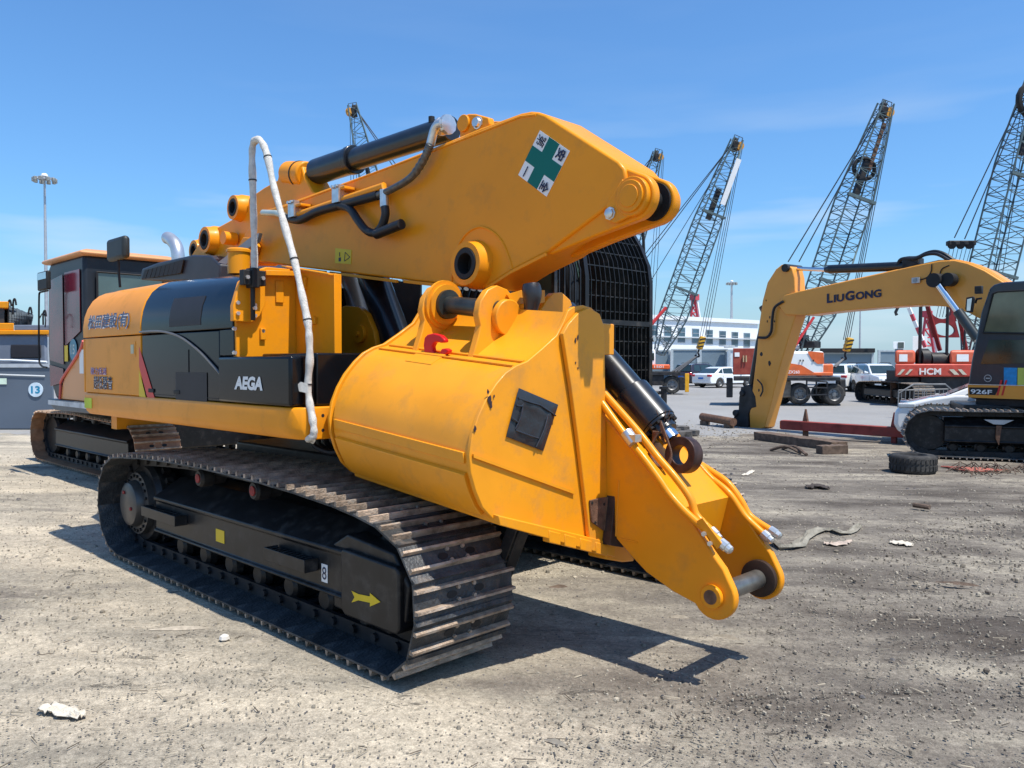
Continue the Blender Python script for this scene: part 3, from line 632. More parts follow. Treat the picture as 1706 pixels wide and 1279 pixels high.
# lower boom (behind) with its open pin bosses
YB = .98
q = MB(); lb = [(310, 440), (322, 420), (332, 405), (352, 384), (385, 366), (412, 352), (414, 330), (440, 312), (462, 300), (466, 280), (474, 270), (490, 268), (503, 277), (508, 296), (520, 318), (540, 330), (500, 360), (470, 385), (445, 410), (425, 440)]
q.prism([P(u, v, y=1.06) for u, v in lb], (0, .22, 0)); low = q.build('lower_boom', YEL, ME, bevel=.012)
def boss(u, v, y, ro, ri, ln, par, m=YEL, name='pin_boss', back=.10):
    c = P(u, v, y=y); d = V((0, -1, 0)); q = MB()
    q.lathe(c-d*back, d, [(0, ri), (0, ro*1.1), (back, ro*1.1), (back+ln*.3, ro*1.02), (back+ln, ro*.96), (back+ln, ri), (0, ri)], 32); o = q.build(name, m, par, bevel=0)
    MB().lathe(c-d*back, d, [(.02, ri*.66), (.0, ri*.995), (back+ln-.012, ri*.995), (back+ln+.004, ri*.95), (back+ln+.004, ri*.66), (.02, ri*.64)], 28).build('bushing', RUB, o)
    MB().lathe(c-d*back, d, [(.03, .001), (.03, ri*.9), (.05, ri*.9), (.05, .001)], 20).build('bore', RUB, o); return o
boss(355, 401, 1.06, .132, .096, .09, low); boss(401, 347, 1.06, .115, .083, .08, low); boss(330, 418, 1.12, .11, .075, .05, low)
c = P(392, 398, y=1.04); MB().cyl(c, c+V((0, -.12, 0)), .06, 20).build('grease_boss', YEL, low)
# big rod-end lug and yellow collar at the head of the upper cylinder
a, b = P(481, 289, y=1.12), P(512, 291, y=1.12)
q = MB(); ax = (b-a).normalized(); q.cyl(a+V((0, .0, 0)), b, .105, 26, r2=.11); q.build('cylinder_lug', YEL, low, bevel=.015, seg=3)
MB().cyl(b-ax*.12, b-ax*.105, .113, 26).build('lug_band', RUB, low)
# boom
bp_ = [(406, 392), (432, 352), (470, 341), (560, 308), (640, 279), (735, 240), (800, 213), (868, 188), (884, 185), (896, 186), (908, 190), (1030, 268), (1040, 280), (1043, 296), (1040, 312), (1030, 330), (912, 420), (855, 449), (812, 477), (800, 480), (760, 476), (600, 457), (494, 444), (446, 437), (405, 436)]
q = MB(); pp = [P(u, v, y=YB) for u, v in bp_]; q.prism(pp, (0, .34, 0)); boom = q.build('boom', YEL, ME, bevel=.014, seg=3)
# bottom flange strips (proud weld backing) and side-plate edge line
q = MB()
for u0, v0, u1, v1 in ((494, 446, 545, 452), (553, 453, 664, 467), (676, 467, 758, 476)):
    a, b = P(u0, v0, y=YB), P(u1, v1, y=YB); q.prism([a+V((0, 0, .004)), b+V((0, 0, .004)), b+V((0, 0, -.018)), a+V((0, 0, -.018))], (0, -.022, 0))
a = [P(u, v, y=YB) for u, v in ((812, 478), (855, 450), (912, 421))]
q.prism([p+V((0, 0, .0)) for p in a]+[p+V((0, 0, -.02)) for p in a[::-1]], (0, -.018, 0)); split(q, 'bottom_flange', YEL, boom, bevel=.002)
q = MB(); a = [P(u, v, y=YB) for u, v in ((470, 346), (735, 246), (868, 194), (893, 191))]; q.tube([p+V((0, -.002, 0)) for p in a], .007, 6)
q.tube([P(u, v, y=YB-.002) for u, v in ((752, 474), (755, 440), (762, 412), (778, 388), (798, 378), (818, 384), (836, 402), (848, 430), (853, 449))], .008, 6, smooth=5)
q.build('weld_bead', YEL, boom)
boss(793, 441, YB, .142, .102, .095, boom, back=.04)
# rear hinge cheek of the boom
MB().prism([P(u, v, y=.93) for u, v in ((392, 418), (405, 395), (420, 396), (428, 410), (420, 436), (400, 436))], (0, .04, 0)).build('hinge_cheek', YEL, boom, bevel=.006)
# tip fork: two ears, bushings, pin
for (y0, nm) in ((1.0, 'n'), (1.19, 'f')):
    dy = .06; e = P(1057, 328, y=1.0); R = .125
    q = MB(); ring = []
    for k in range(15):
        an = math.radians(62-k*150/14); ring.append((e.x+R*math.cos(an)*1, e.z+R*math.sin(an)))
    s1, s2 = P(1020, 268, y=1.0), P(915, 425, y=1.0); s3 = P(985, 395, y=1.0)
    pts2 = [(s1.x-.25, s1.z+.02), (s1.x, s1.z-.01)]+ring+[(s3.x, s3.z), (s2.x, s2.z), (s2.x-.1, s2.z+.3)]
    q.prism([(x, y0, z) for x, z in pts2], (0, dy, 0)); er = q.build('tip_ear', YEL, boom, bevel=.012, seg=3)
    yy = y0 if nm == 'n' else y0+dy
    q = MB(); d = -1 if nm == 'n' else 1; q.cyl((e.x, yy, e.z), (e.x, yy+d*.035, e.z), .105, 28).cyl((e.x, yy+d*.035, e.z), (e.x, yy+d*.05, e.z), .085, 28).cyl((e.x, yy+d*.05, e.z), (e.x, yy+d*.056, e.z), .06, 28); q.build('pin_collar', YEL, er, bevel=.006)
    yi = y0+dy if nm == 'n' else y0; d = 1 if nm == 'n' else -1
    MB().cyl((e.x, yi, e.z), (e.x, yi+d*.015, e.z), .105, 28).build('bushing', RUB, er)
    if nm == 'n':
        b = P(1019, 356, y=.98); q = MB(); q.prism([(b.x-.035, 0.992, b.z-.03), (b.x+.03, 0.992, b.z-.055), (e.x+.06, 0.992, e.z-.085), (e.x-.06, 0.992, e.z+.10), (b.x-.03, 0.992, b.z+.05)], (0, -.022, 0)); lk = q.build('lock_plate', YEL, er, bevel=.004)
        MB().lathe((b.x, .97, b.z), (0, -1, 0), [(0, .001), (0, .036), (.008, .036), (.009, .03), (.02, .028), (.024, .02), (.024, .001)], 8).build('lock_bolt', ZNC, lk)
e = P(1057, 328, y=1.0); MB().cyl((e.x, 1.03, e.z), (e.x, 1.2, e.z), .06, 24).build('tip_pin', RUB, boom)
q = MB(); a, b, c = P(1028, 272, y=1.0), P(1000, 250, y=1.0), P(915, 425, y=1.0)  # webs between the ears
q.prism([(a.x-.25, 1.03, a.z+.12), (a.x+.07, 1.03, a.z-.05), (a.x-.0, 1.03, a.z-.16), (c.x, 1.03, c.z+.06), (c.x-.1, 1.03, c.z+.2)], (0, .19, 0)); q.build('fork_web', YEL, boom)
# safety sign
A_, B_, C_, D_ = [P(u, v, y=YB-.001) for u, v in ((900, 217), (951, 250), (911, 327.5), (865, 290))]
r_, u_ = ((D_-A_)+(C_-B_))/2, ((B_-A_)+(C_-D_))/2; A_ = A_
sg = MB(); sg.prism([A_, A_+r_, A_+r_+u_, A_+u_], (0, -.003, 0)); sg = sg.build('safety_sign', WHT, boom)
cr_ = [(.33, 0), (.67, 0), (.67, .33), (1, .33), (1, .67), (.67, .67), (.67, 1), (.33, 1), (.33, .67), (0, .67), (0, .33), (.33, .33)]
MB().prism([A_+r_*x+u_*y+V((0, -.0045, 0)) for x, y in cr_], (0, .001, 0)).build('green_cross', GRN, sg)
# glyph frame: right = B->C, up = A->B
for ch, ox, oy in (('第', 0.02, .03), ('安', .02, .72), ('全', .73, .72), ('一', .73, .15)):
    w_, h_ = .23, .25
    if ch == '一': text(ch, A_+r_*ox+u_*.15+V((0, -.008, 0)), r_*.23, u_*.03, INK, sg, 'lettering', .02, .001)
    elif ch == '第':
        gq = MB(); g_ = lambda x, y: A_+r_*(.05+.22*x)+u_*(.04+.25*y)+V((0, -.005, 0))
        for x0_, y0_, x1_, y1_ in ((.05, .93, .42, .93), (.18, 1.0, .05, .82), (.3, .93, .34, .83), (.55, .93, .95, .93), (.68, 1.0, .55, .82), (.8, .93, .84, .83), (.12, .74, .85, .74), (.85, .74, .85, .57), (.15, .57, .85, .57), (.15, .57, .12, .40), (.12, .40, .92, .40), (.92, .40, .84, .14), (.84, .14, .72, .17), (.5, .74, .5, 0), (.5, .40, .08, .06)):
            gq.bar(g_(x0_, y0_), g_(x1_, y1_), .0042)
        gq.build('lettering', INK, sg)
    else: text(ch, A_+r_*(ox+.02)+u_*(oy-.0)+V((0, -.008, 0)), r_*w_, u_*h_, INK, sg, 'lettering', .03, .001)
lbq = MB(); a, b, c, d = [P(u, v, y=YB-.001) for u, v in ((559, 413), (586, 416), (585, 440), (558.5, 438))]
lb_ = MB().prism([a, b, c, d], (0, -.002, 0)).build('warning_label', LBL, boom)
q = MB(); t3 = [P(u, v, y=YB-.004) for u, v in ((575, 420), (583, 428), (574, 435))]
for i in range(3): q.bar(t3[i], t3[(i+1) % 3], .004)
q.box(P(566, 432, y=YB-.004), (.03, .002, .03)); q.bar(P(566, 420, y=YB-.004), P(566, 427, y=YB-.004), .006); q.build('label_print', INK, lb_)
# upper cylinder and its fork mount
yc = 1.17
p0, p1, p2, p3 = P(506, 294, y=yc), P(528, 286, y=yc), P(556, 275, y=yc), P(752, 213, y=yc)
ax = (p3-p1).normalized(); q = MB()
q.cyl(p1, p1+ax*.52, .106, 30).cyl(p1+ax*.48, p3, .088, 30).cyl(p1+ax*.50, p1+ax*.56, .114, 30); cy = q.build('positioning_cylinder', CYL, ME, bevel=.006)
MB().cyl(p0-ax*.05, p1, .062, 20).cyl(p0-ax*.02, p0+ax*.09, .10, 20).build('rod_end', RUB, cy)
c = P(719, 205, y=yc-.05); MB().cyl(c-V((0, 0, .05)), c+V((0, 0, .045)), .022, 12).build('port', RUB, cy)
q = MB(); fk = [(757, 235), (760, 193), (772, 187), (784, 187), (806, 193), (808, 205), (800, 216), (775, 226)]
for y0 in (1.02, 1.24): q.prism([P(u, v, y=YB) + V((0, y0-YB, 0)) for u, v in fk], (0, .05, 0))
fkm = split(q, 'cylinder_mount', YEL, boom, bevel=.008)
b = P(795, 204, y=1.01); MB().lathe((b.x, 1.02, b.z), (0, -1, 0), [(0, .001), (0, .042), (.01, .042), (.012, .034), (.03, .03), (.03, .001)], 10).build('lock_bolt', ZNC, fkm)
b = P(772, 205, y=1.01); MB().cyl((b.x, 1.02, b.z), (b.x, 1.002, b.z), .055, 24).build('mount_pin', YEL, fkm, bevel=.004)
# boom piping and hoses
yh = .91
q = MB(); pa, pb = P(482, 362, y=yh), P(640, 309, y=yh); q.tube([pa, pb, pb+V((.0, 0, -.05))], .024, 12); pipe = q.build('hydraulic_pipe', YEL, boom)
MB().cyl(P(640, 316, y=yh), P(640.5, 345, y=yh), .032, 12).build('pipe_fitting', ZNC, pipe)
hs = [(641, 344), (642, 358), (636, 377), (625, 388), (610, 383), (596, 366), (583, 348), (566, 342)]
MB().tube([P(u, v, y=yh-.01) for u, v in hs], .030, 12, smooth=6).build('hydraulic_hose', HOSE, boom)
MB().tube([P(u, v, y=yh+.0) for u, v in ((480, 363), (500, 366), (530, 352), (566, 342), (600, 333), (630, 325))], .034, 12, smooth=6).build('hydraulic_hose', HOSE, boom)
MB().cyl(P(627, 390, y=yh-.02), P(669, 373, y=yh-.02), .036, 14).build('hose_stub', HOSE, boom)
ha = [(630, 325), (655, 314), (684, 296), (702, 272), (713, 250), (717, 240)]
MB().tube([P(u, v, y=yh) for u, v in ha], lambda s: .026+(.003 if s > .45 and int(s*90) % 2 else 0), 12, smooth=12).build('hydraulic_hose', mat('steel_sleeved_hose', (.12, .12, .115), .35, metal=.5, var=.3, scale=40), boom)
MB().tube([P(u, v, y=.94) for u, v in ((717, 241), (723, 218), (729, 208), (737, 205))], .03, 14, smooth=5).build('hose_elbow', ZNC, boom)
c = P(740, 209, y=.99); MB().lathe(c, ax, [(-.04, .03), (-.04, .06), (-.02, .06), (-.015, .045), (.015, .045), (.02, .065), (.05, .065), (.05, .03)], 10).build('flange_fitting', ZNC, boom)
q = MB()
for u, v in ((489, 348), (563, 323)):
    c = P(u, v, y=yh-.02); q.box(c, (.09, .05, .13)); q.cyl(c+V((-.02, -.03, .05)), c+V((-.02, -.045, .05)), .014, 6); q.cyl(c+V((.03, -.03, .05)), c+V((.03, -.045, .05)), .014, 6)
split(q, 'pipe_clamp', ZNC, pipe)
q = MB()
for u, v in ((503, 343), (575, 315)): q.box(P(u, v, y=YB-.05), (.13, .10, .02))
split(q, 'clamp_bracket', YEL, pipe, bevel=.003)
MB().tube([P(u, v, y=.93) for u, v in ((438, 354), (460, 355), (476, 360))], .026, 12).build('pipe_fitting', mat('pale_fitting', (.5, .56, .5), .4, metal=.5), pipe)
MB().prism([P(u, v, y=.85) for u, v in ((363, 437), (376, 440), (428, 403), (432, 388), (424, 390))], (0, .03, 0)).build('grey_stay', mat('stay_grey', (.3, .31, .31), .5, metal=.4), ME)
# cab with front guard
cx = -.60
cab = MB(); cp = [(-2.3, 1.42), (cx-.12, 1.42), (cx-.03, 1.55), (cx-.03, 2.25), (cx-.12, 2.62), (cx-.40, 3.0), (-2.3, 3.0)]
cab.prism([(x, 2.22, z) for x, z in cp], (0, .95, 0)); cabo = cab.build('cab', mat('cab2_dark', (.016, .02, .026), .4), ME, bevel=.05, seg=3)
q = MB(); g1 = [(cx-.028, 1.62), (cx-.028, 2.25), (cx-.118, 2.60), (cx-.36, 2.95)]
for i in range(3):
    (xa, za), (xb, zb) = g1[i], g1[i+1]; q.prism([(xa+.004, 2.30, za), (xa+.004, 3.09, za), (xb+.004, 3.09, zb), (xb+.004, 2.30, zb)], (.006, 0, .002))
q.build('windscreen', GLG, cabo)
q = MB(); q.prism([(x, 2.214, z) for x, z in ((-1.5, 1.75), (cx-.15, 1.75), (cx-.15, 2.2), (cx-.3, 2.75), (-1.5, 2.85))], (0, -.006, 0)).build('side_window', GLG, cabo)
gx = lambda z: cx+.10-(0 if 1.45 < z < 2.40 else ((z-2.40)**1.5*.75 if z >= 2.4 else .5*(1.45-z)))
gg = MB(); zs = [1.2, 1.32, 1.5, 1.8, 2.1, 2.35, 2.5, 2.65, 2.85, 3.02]
ym, yM = 2.20, 3.03
def gp(y, z): return V((gx(z), y, z))
for y in (ym, yM, ): gg.tube([gp(y, z) for z in zs], .030, 4)
for z in (1.22, 2.02, 3.0): gg.tube([gp(ym, z), gp(yM, z)], .028, 4)
gg.build('guard_frame', FRM, cabo)
q = MB()
for k in range(1, 14):
    y = ym+(yM-ym)*k/14; q.loft([[gp(y-.003, z)+V((-.03, 0, 0)), gp(y+.003, z)+V((-.03, 0, 0)), gp(y+.003, z)+V((.012, 0, 0)), gp(y-.003, z)+V((.012, 0, 0))] for z in zs[1:]])
for k in range(15):
    z = 1.3+k*.115; q.tube([gp(ym, z), gp(yM, z)], .006, 4)
q.build('guard_bars', FRM, cabo)
q = MB(); q.tube([gp(1.85, z) for z in (1.5, 2.1, 2.40, 2.7)], .022, 4); 
for k in range(5): q.tube([gp(1.9+k*.06, z) for z in (1.6, 2.1, 2.4, 2.65)], .008, 4)
q.tube([gp(1.85, 1.6), gp(2.2, 1.6)], .02, 4); q.build('side_guard', FRM, cabo)
c = gp(3.04, 1.90)+V((.035, 0, 0)); MB().cyl(c, c+V((.015, 0, 0)), .022, 12).build('guard_latch', ZNC, cabo)
q = MB(); q.tube([P(1071, 375, y=3.2), P(1073, 425, y=3.2)], .013, 8); q.tube([P(1071, 385, y=3.2), P(1060, 388, y=3.2)], .01, 8); q.build('antenna_post', RUB, cabo)

# ================================================================ BUCKET
BX = .47  # whole bucket scaled about the camera; plain coordinates below hold the scaled result
def tb_(x, p): return V((x, p[1]+.02*(BX-x), p[2]+.09*(BX-x)))
def Bp(u, v): return P(u, v, x=BX)
BK = thing('excavator_bucket', 'big yellow digging bucket propped curved side out on the near track', 'bucket', (-.2, .7, .9))
shell = [(946, 520), (938, 540), (927, 562), (905, 583), (880, 605), (862, 612), (845, 623), (830, 640), (813, 665), (800, 692), (790, 722), (785, 756), (787, 785), (795, 815), (806, 842), (822, 860)]
sp = [Bp(u, v) for u, v in shell]
lip = [Bp(905, 884), Bp(1003, 908)]
q = MB(); oc = crom([Bp(*s) for s in shell[4:12]], 4); prof = [sp[0], sp[1], sp[2], sp[3]]+oc+sp[12:]
inner = []
full = prof+[lip[0], lip[1]]
cen = sum(full, V())/len(full)+V((0, .35, 0))
off = [p+(cen-p).normalized()*.03 for p in full]
ringA = full+off[::-1]
q.loft([[tb_(-0.786, p) for p in ringA], [tb_(BX-.025, p) for p in ringA]], caps=True); sh = q.build('shell', YELB, BK, ang=28)
q = MB(); sb_ = Bp(880, 605)+V((0, -.004, .006)); q.tube([tb_(-.76, sb_), tb_(.44, sb_)], .009, 6); sb_ = Bp(862, 611)+V((0, -.004, .004)); q.tube([tb_(-.76, sb_), tb_(.44, sb_)], .006, 6); q.build('seam_weld', YELB, sh)
# wear strip on the seam, raised plates
q = MB(); s = Bp(785, 756); s2 = Bp(788, 775)
q.prism([tb_(-0.767, s)+V((0, -.012, 0)), tb_(.42, s)+V((0, -.012, 0)), tb_(.42, s2)+V((0, -.016, 0)), tb_(-0.767, s2)+V((0, -.016, 0))], (0, .02, 0)); q.build('wear_strip', YELB, sh, bevel=.003)
q = MB(); wr = [Bp(u, v) for u, v in ((788, 790), (795, 815), (806, 842), (818, 858))]; wr = [p+V((0, -.02, -.012)) for p in wr]; wi = [p+V((0, .025, .015)) for p in wr]
q.loft([[tb_(x, p) for p in wr+wi[::-1]] for x in (-.76, .42)]); q.build('wear_plate', YELB, sh, bevel=.003)
# side plates (right one carries the cutter)
side = [(946, 520), (955, 514), (970, 511), (984, 515), (995, 527), (1001, 545), (1003, 700), (1003, 760), (1010, 905), (1003, 908), (905, 884), (822, 860), (806, 842), (795, 815), (787, 785), (785, 756), (790, 722), (800, 692), (813, 665), (830, 640), (845, 623), (862, 612), (880, 605), (905, 583), (927, 562), (938, 540)]
for x, nm in ((BX, 'r'), (-.81, 'l')):
    q = MB(); pts = [tb_(x, Bp(*s)) for s in side]; c = sum(pts, V())/len(pts); pts = [p+(p-c).normalized()*.012 for p in pts]
    q.prism(pts, (-.025, 0, 0)); spo = q.build('side_plate', YELB, BK, bevel=.004)
    if nm == 'r': SP = spo
# cutter plate on the front half, proud, with crease
cut = [(931, 556), (940, 540), (958, 520), (975, 513), (992, 523), (1000, 545), (1002, 700), (1004, 790), (1010, 905), (975, 897), (972, 860), (957, 735), (944, 640)]
q = MB(); q.prism([Bp(u, v)+V((.004, 0, 0)) for u, v in cut], (.028, 0, 0)); q.build('side_cutter', YELB, SP, bevel=.004)
q = MB(); a = [Bp(u, v)+V((.003, 0, 0)) for u, v in ((786, 756), (955, 818), (955, 823), (787, 762))]; q.prism(a, (.010, 0, 0)); q.build('weld_bead', YELB, SP)
lipm = MB(); a, b, c, d = Bp(822, 856), Bp(1018, 903), Bp(1016, 925), Bp(824, 872)
lipm.loft([[tb_(x, p) for p in (a, b, c, d)] for x in (-.80, BX+.04)]); lipo = lipm.build('lip_plate', YELB, BK, bevel=.004)
for k in range(5):                                    # teeth point away under the lip
    x = -.69+k*.28; o0 = tb_(x, Bp(1012, 915)); q = MB()
    dv = V((0, .26, -.10)); q.loft([[o0+V((-.07, -.05, .06)), o0+V((.07, -.05, .06)), o0+V((.07, -.05, -.05)), o0+V((-.07, -.05, -.05))], [o0+dv*.5+V((-.06, 0, .05)), o0+dv*.5+V((.06, 0, .05)), o0+dv*.5+V((.06, 0, -.05)), o0+dv*.5+V((-.06, 0, -.05))], [o0+dv+V((-.045, 0, .0)), o0+dv+V((.045, 0, .0)), o0+dv+V((.045, 0, -.02)), o0+dv+V((-.045, 0, -.02))]]); q.build('bucket_tooth', YELB, BK, bevel=.01)
# edge protectors under the lip near side
q = MB()
for k in range(4):
    a = Bp(905+k*26, 886+k*6.4); b = Bp(924+k*26, 891+k*6.4); q.prism([a+V((.045, 0, .015)), b+V((.045, 0, .015)), b+V((.045, 0, -.05)), a+V((.045, 0, -.05))], (-.05, 0, 0))
split(q, 'edge_segment', YELB, BK, bevel=.004)
# tape patch
tq = [Bp(u, v)+V((.006, 0, 0)) for u, v in ((862, 646), (928, 674), (903, 751), (841, 727))]
tp = MB(); N = 12; gr = [[None]*(N+1) for _ in range(N+1)]; rnd = random.Random(4)
for i in range(N+1):
    for j in range(N+1):
        s, t = i/N, j/N; p = tq[0].lerp(tq[1], s).lerp(tq[3].lerp(tq[2], s), t); e_ = 0 if i in (0, N) or j in (0, N) else 1
        p.x += .004+e_*(.004+.006*abs(math.sin(s*9+t*4))*rnd.random()+.007*math.exp(-((t-.22-.1*s)/.05)**2)+.006*math.exp(-((s-.82)/.04)**2)); gr[i][j] = tp.bm.verts.new(p)
for i in range(N):
    for j in range(N): tp.bm.faces.new((gr[i][j], gr[i+1][j], gr[i+1][j+1], gr[i][j+1]))
tpo = tp.build('tape_patch', TAPE, SP, ang=60)
q = MB(); bl_ = lambda s, t, h: tq[0].lerp(tq[1], s).lerp(tq[3].lerp(tq[2], s), t)+V((h, 0, 0))
for (s0, t0, s1, t1) in ((.02, .20, .55, .16), (.55, .16, .99, .24), (.80, .22, .76, .98), (.16, .25, .14, .80), (.15, .82, .76, .80), (.02, .35, .16, .30), (.0, .62, .15, .66)):
    q.tube([bl_(s0, t0, .012), bl_((s0+s1)/2+.02, (t0+t1)/2+.01, .019), bl_(s1, t1, .012)], .005, 6, smooth=4)
q.build('tape_fold', TAPE, tpo)
rustq = MB()
for pts in (((990, 828), (1006, 826), (1007, 880), (996, 882), (976, 868), (973, 832)),): rustq.prism([Bp(u, v)+V((.034, 0, 0)) for u, v in pts], (.012, 0, 0))
rp = rustq.build('rusty_bracket', RUST, SP, bevel=.003)
q = MB()
for u, v in ((976, 836), (996, 838), (981, 869)): c = Bp(u, v)+V((.045, 0, 0)); q.cyl(c, c+V((.004, 0, 0)), .009, 10)
split(q, 'bolt_hole', RUB, rp)
q = MB(); q.prism([Bp(u, v)+V((.034, 0, 0)) for u, v in ((1004, 815), (1023, 818), (1018, 908), (995, 904))], (.06, 0, 0)); q.build('bracket_bar', mat('dark_rust', (.05, .032, .026), .6, metal=.3, var=.4, scale=20), rp, bevel=.004)
# scuffs where paint is knocked off
q = MB(); rnd = random.Random(8)
for (u, v, r_) in ((815, 665, .02), (817, 673, .016), (812, 652, .01), (951, 567, .012), (955, 562, .01), (951, 604, .006), (955, 613, .006), (790, 715, .012), (822, 660, .008)):
    c = Bp(u, v)+V((.004 if u < 930 else .034, 0, 0)); q.prism([c+V((0, math.cos(a)*r_*rnd.uniform(.4, 1), math.sin(a)*r_*rnd.uniform(.6, 1.8))) for a in [k*.785 for k in range(8)]], (.0015, 0, 0))
q.build('paint_chip', mat('bare_dark_steel', (.04, .025, .03), .6), SP)
# ears
def ear(x, name='bucket_ear'):
    E0 = lambda y, z: V((x, y, z)); q = MB(); dz = .09*(.05-x)
    pr = [(0.511, 1.700), (0.567, 1.849), (0.586, 1.914), (0.567, 1.979), (0.586, 2.053), (0.641, 2.119), (0.716, 2.151), (0.799, 2.132), (0.855, 2.081), (0.911, 2.026), (0.985, 2.012), (1.088, 2.026), (1.143, 2.091), (1.209, 2.137), (1.283, 2.146), (1.367, 2.100), (1.404, 2.026), (1.404, 1.840), (0.892, 1.793)]
    pr = [(a+.02, b+dz) for a, b in pr]; q.prism([E0(a, b) for a, b in pr], (-.05, 0, 0)); o = q.build(name, YELB, BK, bevel=.006)
    return o, dz
ea, dza = ear(-.45); eb, dzb = ear(.05)
q = MB(); q.cyl((-0.404, 0.753, 2.016+dza), (0.061, 0.753, 2.007+dzb), .055, 24).cyl((-0.451, 0.753, 2.021+dza), (-0.386, 0.753, 2.019+dza), .09, 24); q.build('bucket_pin', mat('greasy_pin', (.06, .065, .06), .35, metal=.6, var=.4, scale=8), BK)
MB().lathe((-0.449, 0.753, 2.021+dza), (1, 0, -.09), [(0, .09), (0, .15), (.02, .15), (.02, .125), (.035, .125), (.035, .09), (0, .09)], 28).build('ear_collar', YELB, ea)
q = MB(); q.cyl((0.051, 0.79, 1.97), (0.093, 0.79, 1.965), .105, 30).build('ear_boss', YELB, eb, bevel=.006)
q = MB(); q.prism([(0.055, 0.865, 2.026), (0.055, 1.125, 2.072), (0.055, 1.125, 2.146), (0.055, 0.939, 2.137), (0.055, 0.799, 2.1)], (.012, 0, 0)).cyl((0.061, 0.939, 2.016), (0.116, 0.939, 2.012), .04, 20); q.build('ear_link_boss', YELB, eb)

q = MB(); tt = [V((0, 0.90, 1.94)), V((0, 1.33, 1.93)), V((0, 1.33, 1.746)), V((0, 0.846, 1.746))]; q.loft([[tb_(x, p)+V((0, 0, 0)) for p in tt] for x in (-.785, BX-.03)]); q.build('top_box', YELB, sh, bevel=.006)
# red lifting hook
hk = MB(); 
cpts = [(707, 562), (712, 557), (722, 555), (733, 558), (740, 565), (740, 570), (734, 571), (727, 569), (722, 571), (719, 577), (720, 584), (726, 588), (733, 587), (735, 581), (742, 580), (747, 583), (744, 589), (733, 594), (712, 600), (707, 590), (705, 575)]
yh_ = .50; hk.prism([P(u, v, y=yh_) for u, v in cpts], (0, .035, 0)); hk.build('lifting_hook', RED, BK, bevel=.006)
MB().loft([[tb_(x, V((0, y, z))) for y, z in ((0.381, 1.621), (0.493, 1.681), (0.493, 1.7), (0.381, 1.64))] for x in (-0.377, -0.135)]).build('hook_pad', YELB, BK)
a = P(885, 473, y=.92); b = P(884, 518, y=.92)
st = MB(); st.tube([a, (a+b)/2+V((.01, 0, 0)), b], lambda s: .050+.008*math.sin(s*5), 12, smooth=4); st = st.build('strap', TAPE); tag(st, 'black wrapped strap tying the bucket ears to the underside of the boom', 'strap')
# prop between track and bucket
a, b = P(856, 872, y=.62), P(820, 968, y=.66)
st = MB(); d = (b-a).normalized(); s_ = V((0, 1, 0)); u_ = d.cross(s_).normalized()
for sgn in (0, 1):
    if sgn == 0: st.hexa([a-u_*.035, a+u_*.035, a+u_*.035+s_*.012, a-u_*.035+s_*.012], [b-u_*.035, b+u_*.035, b+u_*.035+s_*.012, b-u_*.035+s_*.012])
    else: st.hexa([a+u_*.035+s_*.013, a+u_*.047+s_*.013, a+u_*.047+s_*.10, a+u_*.035+s_*.10], [b+u_*.035+s_*.013, b+u_*.047+s_*.013, b+u_*.047+s_*.10, b+u_*.035+s_*.10])
st = st.build('steel_prop', FRM, bevel=.003); tag(st, 'short black angle iron wedged between the front of the track and the bucket', 'prop')
# wooden blocks under the bucket on the track
for i, (u, v, l) in enumerate(((640, 815, .30), (705, 838, .30))):
    c = P(u, v, y=.45); c.z = 1.0; q = MB(); q.box(c, (l, .12, .07), (V((1, -.0, -.05)).normalized(), V((0, 1, 0)), V((.05, 0, 1)).normalized())); w = q.build('timber_block', WOOD, bevel=.01)
    tag(w, ['brown timber block on the track shoes under the bucket, the rear one', 'brown timber block on the track shoes under the bucket, the front one'][i], 'timber block', 'timber packing blocks under the bucket')

# ================================================================ ARM
AR = thing('dipper_stick', 'yellow detached excavator arm leaning forked end down beside the bucket', 'excavator arm', (.6, 1.5, .3))
YA, YA2, TH = 1.18, 1.74, .05
def A1(u, v): return P(u, v, y=YA)
e1 = A1(1188, 993); Rr = .125
top_ = [A1(u, v) for u, v in ((985, 672), (1043, 735), (1093, 798), (1133, 842), (1155, 872), (1185, 920), (1205, 948))]
bot_ = [A1(u, v) for u, v in ((1165, 1012), (1120, 985), (1076, 953), (1050, 925), (1026, 897))]
ring = []
for k in range(13):
    an = math.radians(25-k*175/12); ring.append(V((e1.x+Rr*math.cos(an), YA, e1.z+Rr*math.sin(an))))
up_dir = (A1(985, 672)-A1(1093, 798)).normalized()
extT = top_[0]+up_dir*.55; extB = V((top_[0].x-.55, YA, top_[0].z-.45))+up_dir*.45
pl_pts = [extT]+top_+ring+bot_[1:]+[V((bot_[-1].x-.02, YA, bot_[-1].z+.1)), extB]
for y0 in (YA, YA2-TH):
    q = MB(); q.prism([V((p.x, y0, p.z)) for p in pl_pts], (0, TH, 0)); ap = q.build('arm_side_plate', YEL, AR, bevel=.010, seg=3)
    d = -1 if y0 == YA else 1; yy = y0 if d < 0 else y0+TH
    q = MB(); q.cyl((e1.x, yy, e1.z), (e1.x, yy+d*.028, e1.z), .062, 28); q.build('pin_cap', YEL, ap, bevel=.005)
    q = MB(); q.cyl((e1.x, yy+d*.0285, e1.z), (e1.x, yy+d*.030, e1.z), .038, 20); q.build('bare_pin_face', RUST, ap)
    yi = y0+TH if d < 0 else y0; q = MB(); q.lathe((e1.x, yi, e1.z), (0, -d, 0), [(0, .05), (0, .104), (.03, .104), (.034, .09), (.034, .05)], 28); q.build('bushing', mat('bush_brown', (.06, .04, .032), .5, metal=.4, var=.3), ap)
